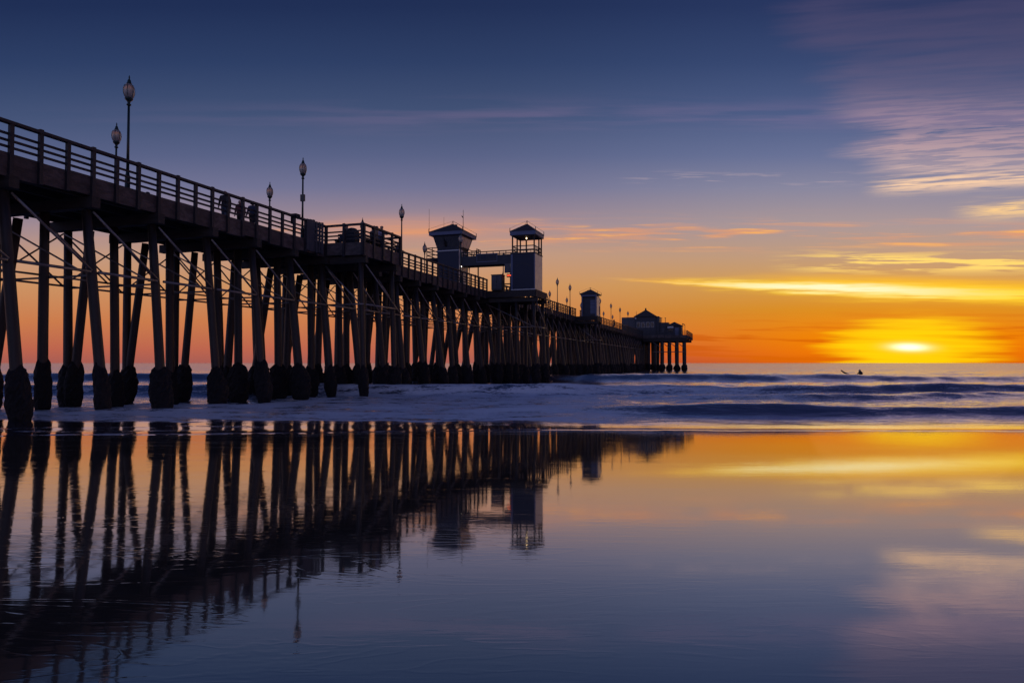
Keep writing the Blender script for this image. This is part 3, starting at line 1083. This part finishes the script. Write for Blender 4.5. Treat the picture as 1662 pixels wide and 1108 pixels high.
MB().tube((-0.7, -0.6, 6.2), (-0.7, -0.6, 7.5), 0.015, 0.01, 6).obj('antenna', 'steel', lg)
mb = MB().tube((1.2, -0.3, 6.0), (1.2, -0.3, 8.1), 0.035, 0.02, 6)
mb.tube((1.2, -0.3, 7.35), (1.05, -0.3, 7.55), 0.05, 0.05, 6)
mb.obj('antenna', 'steel', lg)
mb = MB().box(0.55, 0.75, -0.9, -0.7, 5.9, 6.5)
mb.tube((0.65, -0.8, 6.5), (0.65, -0.8, 6.62), 0.14, 0.14, 10)
mb.obj('loudspeaker', 'dblue', lg)
MB().box(1.135, 1.2, -0.75, -0.62, 2.55, 2.75).obj('wall_light', 'wbulb', lg)

# ------------------------------------------------------------------ stair tower on the platform
st = empty('stair_tower', 3.5, 61.15, DECK)
tag(st, 'square blue stair tower with open lookout under a dark hipped roof', 'stair tower')
HW, HL = 1.1, 1.25
MB().box(-HW, HW, -HL, HL, 0, 3.40).obj('wall', 'blue', st)
MB().box(HW + 0.003, HW + 0.03, -HL + 0.06, HL - 0.02, 0.1, 3.38).obj('sunset_tint_cladding', 'pale', st)  # right face coloured pale pink for the sunset glow on it
for sx in (-1, 1):
    MB().box(sx * HW - 0.07 + 0.02 * sx, sx * HW + 0.07 - 0.02 * sx, -HL - 0.03, -HL - 0.002, 0.12, 3.38).obj('corner_trim', 'lblue', st)
MB().box(-HW - 0.06, HW + 0.08, -HL - 0.05, -HL - 0.003, 0.02, 0.115).obj('base_trim', 'white', st)
MB().box(-HW - 0.06, HW + 0.06, -HL - 0.06, HL + 0.06, 3.403, 3.50).obj('lookout_floor', 'dblue', st)
# faint arch of lettering, too worn to read
arch = MB()
for k in range(9):
    a = R(145 - 110 * k / 8)
    c = (0.95 * math.cos(a) * 0.85, 1.55 + 0.95 * math.sin(a) * 0.55 + 0.38)
    arch.box(c[0] - 0.055, c[0] + 0.05, -HL - 0.012, -HL - 0.001, c[1] - 0.07, c[1] + 0.07)
tag(arch.obj('worn_lettering', 'dblue', st), kind='stuff')
for (x, y) in ((-1.05, -1.2), (1.05, -1.2), (1.05, 1.2), (-1.05, 1.2), (-0.45, 1.2), (1.05, 0.35), (-1.05, 0.2)):
    MB().box(x - 0.055, x + 0.055, y - 0.055, y + 0.055, 3.503, 5.06).obj('lookout_post', 'timber', st)
lr = MB()
cs = [(-1.05, -1.2), (1.05, -1.2), (1.05, 1.2), (-1.05, 1.2)]
for a, c in zip(cs, cs[1:] + cs[:1]):
    for z in (3.78, 4.13):
        lr.bar((*a, z), (*c, z), 0.05, 0.08)
    for k in range(1, 6):
        f = k / 6
        if a[0] == c[0] or a[1] > 0:
            x, y = a[0] + (c[0] - a[0]) * f, a[1] + (c[1] - a[1]) * f
            lr.bar((x, y, 3.5), (x, y, 4.1), 0.04)
lr.obj('lookout_railing', 'rail', st)
MB().box(-1.12, 1.12, -1.28, 1.28, 5.062, 5.12).obj('ceiling', 'dblue', st)
hip_tower_roof(st, -1.24, 1.24, -1.4, 1.4, 5.123, 5.50, 6.42, 'lblue')
MB().lathe([(0.02, 4.92), (0.055, 4.95), (0.06, 5.0), (0.03, 5.058)], 10).obj('ceiling_bulb', 'bulb', st, (0.0, -0.2, 0), True)
# hanging metal stair and pipes on the seaward side of the tower platform
mb = MB()
for k in range(7):
    mb.box(4.0, 4.8, 63.3 + k * 0.28, 63.52 + k * 0.28, DECK - 0.15 - k * 0.22, DECK - 0.11 - k * 0.22)
mb.bar((3.98, 63.25, DECK - 0.05), (3.98, 65.4, DECK - 1.75), 0.05, 0.2)
mb.bar((4.82, 63.25, DECK - 0.05), (4.82, 65.4, DECK - 1.75), 0.05, 0.2)
mb.obj('access_ladder', 'pipe', pier)

# ------------------------------------------------------------------ footbridge between the towers
fb = empty('footbridge', -0.3, 61.15, DECK)
tag(fb, 'dark box-sided footbridge with a pale framed sign between the two towers', 'footbridge')
MB().box(-2.64, 2.66, -0.66, 0.66, 2.62, 2.72).obj('floor', 'timber', fb)
for s in (-1, 1):
    MB().box(-2.64, 2.66, s * 0.70 - 0.035, s * 0.70 + 0.035, 2.60, 3.50).obj('side_panel', 'dblue', fb)
    r = MB()
    r.box(-2.64, 2.66, s * 0.70 - 0.05, s * 0.70 + 0.05, 3.82, 3.90)
    for k in range(9):
        x = -2.55 + k * 0.64
        r.box(x - 0.03, x + 0.03, s * 0.70 - 0.03, s * 0.70 + 0.03, 3.503, 3.819)
    r.obj('handrail', 'rail', fb)
MB().box(-2.3, -2.22, -0.05, 0.03, 0, 2.599).obj('support_post', 'steel', fb)
MB().box(2.1, 2.22, -0.05, 0.07, 0, 2.599).obj('support_post', 'dblue', fb)
sg = MB().box(-0.95, 1.05, -0.775, -0.738, 2.93, 3.60).obj('sign_board', 'dblue', fb)
fr = MB()
fr.box(-0.99, 1.09, -0.795, -0.74, 3.602, 3.67)
fr.box(-0.99, 1.09, -0.795, -0.74, 2.86, 2.928)
fr.box(-0.99, -0.952, -0.795, -0.74, 2.93, 3.60)
fr.box(1.052, 1.09, -0.795, -0.74, 2.93, 3.60)
fr.obj('sign_frame', 'lblue', sg)
lt = MB()                                       # worn marks where the lettering is, not legible
for x0, x1, z0, z1 in ((-0.86, -0.80, 3.12, 3.48), (-0.76, -0.68, 3.12, 3.48), (-0.58, -0.02, 3.16, 3.46), (0.06, 0.12, 3.12, 3.5), (0.28, 0.56, 3.2, 3.5), (0.62, 0.70, 3.12, 3.5), (0.78, 0.95, 3.2, 3.46)):
    lt.box(x0, x1, -0.785, -0.777, z0, z1)
tag(lt.obj('sign_marks', 'blue', sg), kind='stuff')

# hanging sign box, red neon and lights by the passage under the bridge
hs = empty('hanging_sign', 2.02, 60.2, DECK)
tag(hs, 'flat grey sign box hanging under the end of the footbridge', 'sign')
MB().box(-0.42, 0.36, -0.06, 0.06, 1.72, 2.58).obj('panel', 'grey', hs)
MB().box(0.24, 0.34, -0.12, -0.062, 2.35, 2.47).obj('spot_light', 'wbulb', hs)
MB().box(-0.05, 0.0, -0.02, 0.02, 2.58, 2.62).obj('hanger', 'steel', hs)
ns = empty('neon_sign', 2.0, 60.6, DECK)
tag(ns, 'small red neon sign beside the blue stair tower', 'neon sign')
mb = MB()
for k in range(8):
    x = -0.3 + k * 0.08
    mb.tube((x, 0, 1.50 + 0.07 * (k % 2)), (x + 0.08, 0, 1.57 - 0.07 * (k % 2)), 0.03, 0.03, 6)
mb.obj('tube', 'neon', ns)
MB().box(-0.36, 0.4, 0.03, 0.06, 1.36, 1.68).obj('backing', 'dblue', ns)
MB().box(-0.03, 0.03, 0.03, 0.06, 0, 1.36).obj('stand', 'steel', ns)

cb = empty('utility_cabinet', 1.15, 59.6, DECK)
tag(cb, 'boxy dark grey cabinet at the foot of the footbridge', 'cabinet')
MB().box(-0.52, 0.52, -0.4, 0.4, 0.06, 1.42).obj('body', 'dblue', cb)
MB().box(-0.56, 0.56, -0.44, 0.44, 1.423, 1.48).obj('lid', 'steel', cb)
MB().box(-0.5, 0.5, -0.38, 0.38, 0, 0.058).obj('plinth', 'steel', cb)
for s in (-1, 1):
    d = MB().box(s * 0.25 - 0.235, s * 0.25 + 0.235, -0.42, -0.402, 0.12, 1.36).obj('door', 'grey', cb)
    MB().box(s * 0.04 - 0.015, s * 0.04 + 0.015, -0.45, -0.421, 0.7, 0.82).obj('handle', 'steel', d)

# ------------------------------------------------------------------ hut on the third platform
ht = empty('pier_hut', 1.95, 97.4, DECK)
tag(ht, 'small blue hut with hipped roof and roll-up door on a pier platform', 'hut')
MB().box(-1.05, 1.05, -0.8, 1.3, 0, 3.0).obj('wall', 'dblue', ht)
for s in (-1, 1):
    MB().box(s * 1.0 - 0.09, s * 1.0 + 0.09, -1.15, -0.98, 0, 2.85).obj('pillar', 'lblue', ht)
MB().box(-1.16, 1.16, -1.18, -0.96, 2.853, 3.12).obj('beam', 'lblue', ht)
MB().box(1.053, 1.08, -0.75, 1.25, 0.1, 2.9).obj('sunset_tint_cladding', 'pale', ht)  # hut's right side painted in the sunset-lit tone
rd = MB().box(0.15, 0.85, -0.83, -0.803, 0.35, 2.35).obj('roll_up_door', 'lblue', ht)
for k in range(10):
    MB().box(0.15, 0.85, -0.855, -0.832, 0.37 + k * 0.2, 0.53 + k * 0.2).obj('slat', 'lblue', rd)
hip_tower_roof(ht, -1.3, 1.3, -1.3, 1.5, 3.122, 3.25, 4.0, 'dblue')

# ------------------------------------------------------------------ buildings on the pier end
rb = empty('restaurant', 0.15, 174.5, DECK)
tag(rb, 'gabled dark restaurant building on the seaward end of the pier', 'restaurant')
MB().box(-2.55, 2.55, -2.2, 3.0, 0, 4.9).obj('wall', 'dblue', rb)
MB().hip(-2.9, 2.9, -2.6, 3.4, 4.903, 6.75, 1.2).obj('roof', 'roof', rb)
MB().tube((0, -1.2, 6.6), (0, -1.2, 7.1), 0.22, 0.16, 8).obj('roof_vent', 'roof', rb)
MB().box(-6.0, -2.56, -1.6, 3.0, 0, 4.85).obj('side_wing', 'grey', rb)
MB().box(2.56, 3.3, -1.9, 3.0, 0, 4.95).obj('side_block', 'dblue', rb)
for x in (-1.7, -0.55, 0.6, 1.75):
    o = MB().box(x - 0.42, x + 0.42, -2.24, -2.203, 2.2, 3.5).obj('window', 'white', rb)
    MB().box(x - 0.36, x + 0.36, -2.262, -2.242, 2.26, 3.44).obj('pane', 'glass', o)
MB().box(-2.5, -2.2, -2.5, -2.26, 4.3, 4.7).obj('floodlight', 'white', rb)
MB().tube((-2.2, -2.3, 5.0), (-2.2, -2.3, 6.3), 0.06, 0.04, 6).obj('mast', 'steel', rb)
MB().box(3.31, 5.6, -1.4, 1.5, 0, 3.4).obj('kitchen_block', 'dblue', rb)
for x in (3.9, 4.8):
    MB().tube((x, -1, 3.4), (x, -1, 4.5), 0.07, 0.07, 6).tube((x, -1, 4.5), (x, -1, 4.6), 0.18, 0.18, 8).obj('flue', 'steel', rb)
MB().box(3.9, 4.6, -1.43, -1.403, 1.0, 2.0).obj('vent_panel', 'grey', rb)

pv = empty('bait_shop', 7.2, 173.6, DECK)
tag(pv, 'low hip-roofed bait shop with a white sign at the pier end', 'shop')
MB().box(-1.7, 1.75, -1.4, 1.6, 0, 2.45).obj('wall', 'dblue', pv)
MB().hip(-2.1, 2.1, -1.8, 2.0, 2.453, 3.5, 0.5).obj('roof', 'roof', pv)
MB().box(-1.6, -0.15, -1.55, -1.48, 1.95, 2.4).obj('sign', 'white', pv)
o = MB().box(0.2, 1.1, -1.43, -1.403, 0.05, 2.0).obj('door', 'lblue', pv)
MB().box(0.95, 1.0, -1.46, -1.431, 0.95, 1.1).obj('handle', 'steel', o)
MB().box(-1.45, -0.3, -1.43, -1.403, 0.9, 1.75).obj('window', 'glass', pv)

fl = empty('flag_pole', 10.0, 169.2, DECK)
tag(fl, 'twin lamp mast at the outer corner of the pier end', 'mast')
MB().tube((0, 0, 0), (0, 0, 2.5), 0.07, 0.05, 6).obj('pole', 'steel', fl)
MB().tube((0, 0, 2.5), (-0.6, 0, 2.75), 0.09, 0.12, 8).obj('lamp_head', 'steel', fl)
MB().tube((-0.55, 0, 0), (-0.6, 0, 2.7), 0.06, 0.05, 6).obj('pole', 'steel', fl)

# ------------------------------------------------------------------ board panel on the railing beside the box lamp
bp = empty('board_screen', 0.17, 31.75, 8.02)
tag(bp, 'weathered grey board screen hung outside the railing by the boxed lamp', 'screen')
for k in range(6):
    y = -0.36 + k * 0.272
    MB().box(0.0, 0.035, y, y + (0.27 if k < 2 else 0.19), 0.02 - 0.03 * (k % 2), 1.70 + 0.03 * (k % 3)).obj('board', 'grey', bp)
for z in (0.3, 1.45):
    MB().box(-0.05, -0.003, -0.36, 1.25, z - 0.06, z + 0.06).obj('batten', 'timber', bp)
for k, z in enumerate((0.62, 0.95, 1.22)):
    MB().box(0.037, 0.06, 0.25, 0.95, z - 0.05, z + 0.05).obj('cross_board', 'grey', bp)

# ------------------------------------------------------------------ people
def person_mesh(J, mats, hair_long=False):
    """J: joint positions; mats: (skin, hair, top, trousers, shoes). One continuous skinned body."""
    names = list(J)
    E = [('pelvis', 'waist'), ('waist', 'chest'), ('chest', 'neck'), ('neck', 'head0'), ('head0', 'head1'), ('head1', 'crown')]
    for s in 'LR':
        E += [('chest', 'sh' + s), ('sh' + s, 'el' + s), ('el' + s, 'wr' + s), ('wr' + s, 'ha' + s)]
        if 'hip' + s in J:
            E += [('pelvis', 'hip' + s), ('hip' + s, 'kn' + s), ('kn' + s, 'an' + s), ('an' + s, 'to' + s)]
    rad = dict(pelvis=(.155, .12), waist=(.135, .10), chest=(.165, .115), neck=(.055, .06), head0=(.075, .09), head1=(.085, .10), crown=(.05, .06))
    for s in 'LR':
        rad.update({'sh' + s: (.065, .065), 'el' + s: (.045, .045), 'wr' + s: (.03, .03), 'ha' + s: (.035, .02),
                    'hip' + s: (.095, .095), 'kn' + s: (.062, .062), 'an' + s: (.042, .042), 'to' + s: (.04, .03)})
    me = bpy.data.meshes.new('body')
    idx = {n: i for i, n in enumerate(names)}
    me.from_pydata([J[n] for n in names], [(idx[a], idx[b]) for a, b in E if a in idx and b in idx], [])
    o = bpy.data.objects.new('tmp', me)
    col.objects.link(o)
    sk = o.modifiers.new('skin', 'SKIN')
    sk.use_smooth_shade = True
    if not me.skin_vertices:
        bm = bmesh.new(); bm.from_mesh(me); bm.verts.layers.skin.verify(); bm.to_mesh(me); bm.free()
    for n in names:
        sv = me.skin_vertices[0].data[idx[n]]
        sv.radius = (rad[n][0] * 1.25, rad[n][1] * 1.25)
        sv.use_root = (n == 'pelvis')
    ss_ = o.modifiers.new('sub', 'SUBSURF')
    ss_.levels = ss_.render_levels = 1
    dg = bpy.context.evaluated_depsgraph_get()
    res = bpy.data.meshes.new_from_object(o.evaluated_get(dg))
    bpy.data.objects.remove(o)
    res.name = 'body'
    # fingers, nose and ears join the same mesh
    bm = bmesh.new()
    bm.from_mesh(res)

    def blob(p, q, r):
        mb = MB().tube(p, q, r, r * 0.7, 6)
        vs = [bm.verts.new(v) for v in mb.v]
        for f in mb.f:
            try: bm.faces.new([vs[i] for i in f])
            except ValueError: pass
    for s in 'LR':
        h, wv = Vector(J['ha' + s]), Vector(J['wr' + s])
        d = (h - wv).normalized()
        sd_ = d.cross(Vector((0.3, 0.9, 0.2))).normalized()
        fw = sd_.cross(d)
        for k, L in enumerate((0.065, 0.078, 0.072, 0.055)):
            p = h + sd_ * (k - 1.5) * 0.02 + d * 0.01
            blob(p, p + d * L * 0.8 + fw * 0.03, 0.010)
        blob(h - d * 0.02 + sd_ * 0.035, h + d * 0.035 + sd_ * 0.065, 0.011)
    hc = Vector(J['head1'])
    fwd = Vector(J['face']) if 'face' in J else Vector((0, -1, 0))
    blob(hc + fwd * 0.085 - Vector((0, 0, .02)), hc + fwd * 0.115 - Vector((0, 0, .045)), 0.016)
    sdw = fwd.cross(Vector((0, 0, 1)))
    for s in (-1, 1):
        blob(hc + sdw * s * 0.075 - Vector((0, 0, .03)), hc + sdw * s * 0.09 + Vector((0, 0, .02)), 0.018)
    bm.to_mesh(res)
    bm.free()
    res.materials.clear()
    for k in mats:
        res.materials.append(M[k])
    # clothing by the nearest bone
    seg = []
    zone = {'pelvis': 3, 'waist': 2, 'chest': 2, 'neck': 0}
    for a, b_ in E:
        if a not in J or b_ not in J:
            continue
        if a in ('pelvis',) and b_ == 'waist': z = 2
        elif a in ('waist',) or (a == 'chest' and b_ != 'neck'): z = 2
        elif a[:2] == 'sh': z = 2
        elif a[:2] == 'el': z = 2
        elif a[:2] == 'wr': z = 0
        elif a[:3] == 'hip' or b_[:3] == 'hip' or a[:2] == 'kn': z = 3
        elif a[:2] == 'an': z = 4
        elif a == 'chest': z = 2
        else: z = 0
        seg.append((Vector(J[a]), Vector(J[b_]), z, a))
    for p in res.polygons:
        c = p.center
        best, bz, ba = 9, 0, ''
        for a, b_, z, an in seg:
            d = b_ - a
            f = max(0, min(1, (c - a).dot(d) / max(1e-9, d.length_squared)))
            q = (c - a - d * f).length
            if q < best:
                best, bz, ba = q, z, an
        if ba in ('head0', 'head1') or (ba == 'neck' and c.z > J['head0'][2]):
            rel = c - hc
            bz = 1 if (rel.dot(fwd) < 0.02 or rel.z > 0.06) else 0
            if hair_long is False and rel.z < -0.08:
                bz = 0
        p.material_index = bz
    return res


def pose_stand(h=1.72, arms='down', stride=0.0, lean=0.0):
    k = h / 1.72
    J = dict(pelvis=(0, 0, .95), waist=(0, -lean * .3, 1.10), chest=(0, -lean * .8, 1.34), neck=(0, -lean * 1.1, 1.49), head0=(0, -lean * 1.2 - .01, 1.56), head1=(0, -lean * 1.25 - .015, 1.63), crown=(0, -lean * 1.25, 1.70))
    for s, sg_ in (('L', -1), ('R', 1)):
        st_ = stride * sg_
        J['hip' + s] = (sg_ * .09, 0, .90)
        J['kn' + s] = (sg_ * .10, -st_ * .5 - .02, .49)
        J['an' + s] = (sg_ * .10, -st_ + .02, .09)
        J['to' + s] = (sg_ * .11, -st_ - .13, .04)
        J['sh' + s] = (sg_ * .19, -lean, 1.42)
        if arms == 'rail':
            J['el' + s] = (sg_ * .24, -lean - .14, 1.18)
            J['wr' + s] = (sg_ * .16, -lean - .36, 1.14)
            J['ha' + s] = (sg_ * .12, -lean - .44, 1.14)
        else:
            J['el' + s] = (sg_ * .225, st_ * .35 + .02 - lean, 1.14)
            J['wr' + s] = (sg_ * .215, st_ * .7 - .06 - lean, .90)
            J['ha' + s] = (sg_ * .21, st_ * .8 - .09 - lean, .82)
    return {n: (v[0] * k, v[1] * k, v[2] * k) for n, v in J.items()}


def pose_sit(seat=0.45):
    z = seat + 0.10
    J = dict(pelvis=(0, 0, z), waist=(0, -.02, z + .16), chest=(0, -.04, z + .40), neck=(0, -.05, z + .55), head0=(0, -.07, z + .62), head1=(0, -.08, z + .69), crown=(0, -.07, z + .76))
    for s, g in (('L', -1), ('R', 1)):
        J['hip' + s] = (g * .10, -.04, z - .01)
        J['kn' + s] = (g * .13, -.44, z)
        J['an' + s] = (g * .13, -.46, .09)
        J['to' + s] = (g * .14, -.60, .04)
        J['sh' + s] = (g * .19, -.04, z + .47)
        J['el' + s] = (g * .23, -.12, z + .21)
        J['wr' + s] = (g * .13, -.33, z + .14)
        J['ha' + s] = (g * .10, -.40, z + .12)
    return J


def person(x, u, rz, label, J, mats, long_hair=False, group=None, z=DECK):
    me = person_mesh(J, mats, long_hair)
    o = put('person', me)
    o.location = w(x, u, z)
    o.rotation_euler = (0, 0, -PA + rz)
    tag(o, label, 'person', group)
    return o


# walkers in the middle of the pier
person(-1.5, 27.1, R(25), 'person in black jacket and jeans leading three walkers on the pier', pose_stand(1.74, 'down', .28), ('skin', 'hair', 'black', 'denim', 'black'))
person(-1.6, 28.3, R(20), 'shorter person in maroon top walking between two others', pose_stand(1.55, 'down', .22), ('skin', 'hair', 'maroon', 'black', 'black'), True)
person(-1.5, 29.1, R(15), 'person in navy coat walking last of three on the pier', pose_stand(1.66, 'down', .30), ('skin', 'hair', 'navy', 'black', 'black'))
person(-4.6, 25.6, R(-80), 'person in grey-green top leaning on the far railing', pose_stand(1.6, 'rail', 0, .12), ('skin', 'hair', 'teal', 'denim', 'black'))
person(-0.55, 42.95, R(95), 'person in dark top leaning on the railing beside a lamp post', pose_stand(1.74, 'rail', 0, .10), ('skin', 'hair', 'navy', 'black', 'black'))
person(1.75, 36.6, R(75), 'person in lilac top standing at the platform railing', pose_stand(1.62, 'rail', 0, .08), ('skin', 'hair', 'lilac', 'denim', 'black'), True)
person(1.30, 36.9, R(120), 'person in tan jacket standing behind another at the platform railing', pose_stand(1.72, 'down', .05), ('skin', 'hair', 'tan', 'black', 'black'))
person(3.0, 100.6 - 1.9, R(90), 'person in black coat at the railing behind the pier hut', pose_stand(1.7, 'down', .05), ('skin', 'hair', 'black', 'black', 'black'))
person(-0.5, 131.0, R(60), 'person in dark clothes far out beside the pier railing', pose_stand(1.72, 'down', .2), ('skin', 'hair', 'black', 'denim', 'black'))


def bench(x, u, rz, label, group=None):
    e = empty('bench', x, u, DECK, rz)
    tag(e, label, 'bench', group)
    for s in (-1, 1):
        MB().box(s * 0.62 - 0.05, s * 0.62 + 0.05, -0.22, 0.2, 0, 0.40).obj('leg', 'steel', e)
    for k in range(3):
        MB().box(-0.75, 0.75, -0.24 + k * 0.155, -0.10 + k * 0.155, 0.403, 0.45).obj('slat', 'timber', e)
    for k in range(2):
        MB().box(-0.75, 0.75, 0.20, 0.235, 0.56 + k * 0.17, 0.70 + k * 0.17).obj('back_slat', 'timber', e)
    for s in (-1, 1):
        MB().box(s * 0.62 - 0.03, s * 0.62 + 0.03, 0.236, 0.28, 0.2, 0.88).obj('back_post', 'steel', e)
    return e


bench(0.75, 34.5, 0, 'timber slatted bench with a seated person in black on the platform')
bench(1.75, 35.6, R(90), 'timber slatted bench with a seated person in grey-green on the platform')
person(0.75, 34.5, 0, 'person in black sitting on the platform bench', pose_sit(), ('skin', 'hair', 'black', 'denim', 'black'))
person(1.75, 35.6, R(90), 'person in grey-green sitting on the platform bench', pose_sit(), ('skin', 'hair', 'teal', 'black', 'black'))

ts = empty('trash_bin', 1.35, 34.05, DECK)
tag(ts, 'square dark bin with a domed lid on the platform by the benches', 'bin')
MB().box(-0.30, 0.30, -0.22, 0.22, 0.04, 0.86, 0.02, 0.02).obj('body', 'dblue', ts)
MB().lathe([(0.31, 0.863), (0.31, 0.90), (0.26, 0.98), (0.12, 1.03), (0.03, 1.04)], 12).obj('lid', 'steel', ts, smooth=True)
MB().box(-0.25, 0.25, -0.18, 0.18, 0, 0.039).obj('foot', 'steel', ts)

# jacket over the handrail
jk = MB()
for k in range(7):
    f = k / 6
    x = 0.145 + 0.02 * math.sin(k * 1.9)
    jk.box(x - 0.0, x + 0.05, -0.2 + f * 0.34, -0.2 + f * 0.34 + 0.055, 0.92 - 0.12 * math.sin(f * 3.1) - 1.0, 0.02)
jk.box(-0.14, 0.19, -0.2, 0.2, 0.023, 0.075)
jk.box(-0.16, -0.10, -0.18, 0.18, -0.45, 0.02)
jo = jk.obj('draped_jacket', 'black')
jo.location = w(0.06, 30.55, 9.71)
jo.rotation_euler = (0, 0, -PA)
tag(jo, 'dark jacket draped over the pier handrail', 'jacket')

# ------------------------------------------------------------------ surfer and board
sx, sy = (1397 - 831) / F * 79.5, 79.5
zs = sea_at(sx, sy)
z = -0.10
J = dict(pelvis=(0, 0, z), waist=(0, -.03, z + .15), chest=(-.01, -.06, z + .38), neck=(-.02, -.09, z + .53), head0=(-.02, -.12, z + .60), head1=(-.02, -.13, z + .67), crown=(-.02, -.12, z + .74))
for s, g in (('L', -1), ('R', 1)):
    J['hip' + s] = (g * .12, -.04, z - .03)
    J['kn' + s] = (g * .34, -.34, z - .16)
    J['an' + s] = (g * .36, -.30, z - .55)
    J['to' + s] = (g * .36, -.42, z - .60)
    J['sh' + s] = (g * .20, -.06, z + .45)
    J['el' + s] = (g * .27, -.24, z + .24)
    J['wr' + s] = (g * .20, -.46, z + .10)
    J['ha' + s] = (g * .18, -.54, z + .05)
su = put('person', person_mesh(J, ('skin', 'hair', 'black', 'black', 'black')))
su.location = (sx, sy, zs + 0.22)
su.rotation_euler = (0, 0, R(-78))
su.scale = (1.2, 1.2, 1.2)
tag(su, 'surfer in black wetsuit sitting low in the water offshore', 'person')
sb = MB()
prof = []
N = 16
vs, fs = [], []
for i in range(N + 1):
    f = i / N
    x = -2.5 + 2.9 * f
    hw = max(0.015, 0.27 * (math.sin(math.pi * min(1, f * 0.93 + 0.03)) ** 0.6))
    rk = 0.10 * max(0, (0.35 - f) / 0.35) ** 2
    vs += [(x, -hw, rk), (x, 0, rk + 0.06), (x, hw, rk), (x, 0, rk - 0.05)]
for i in range(N):
    for k in range(4):
        fs.append((i * 4 + k, i * 4 + (k + 1) % 4, (i + 1) * 4 + (k + 1) % 4, (i + 1) * 4 + k))
fs += [(3, 2, 1, 0), tuple(N * 4 + k for k in range(4))]
sbo = MB().add(vs, fs).obj('surfboard', 'board', None, (0, 0, 0), True)
sbo.location = (sx, sy - 0.3, zs - 0.34)
sbo.rotation_euler = (R(38), R(24), R(-3))
sbo.scale = (1.1, 1.3, 1.6)
tag(sbo, 'surfboard with its nose raised out of the water ahead of the surfer', 'surfboard')
bmf = MB().box(0.1, 0.3, -0.01, 0.01, -0.14, -0.03).obj('fin', 'black', sbo)
print('piles', pile_n, 'objects', len(bpy.data.objects))
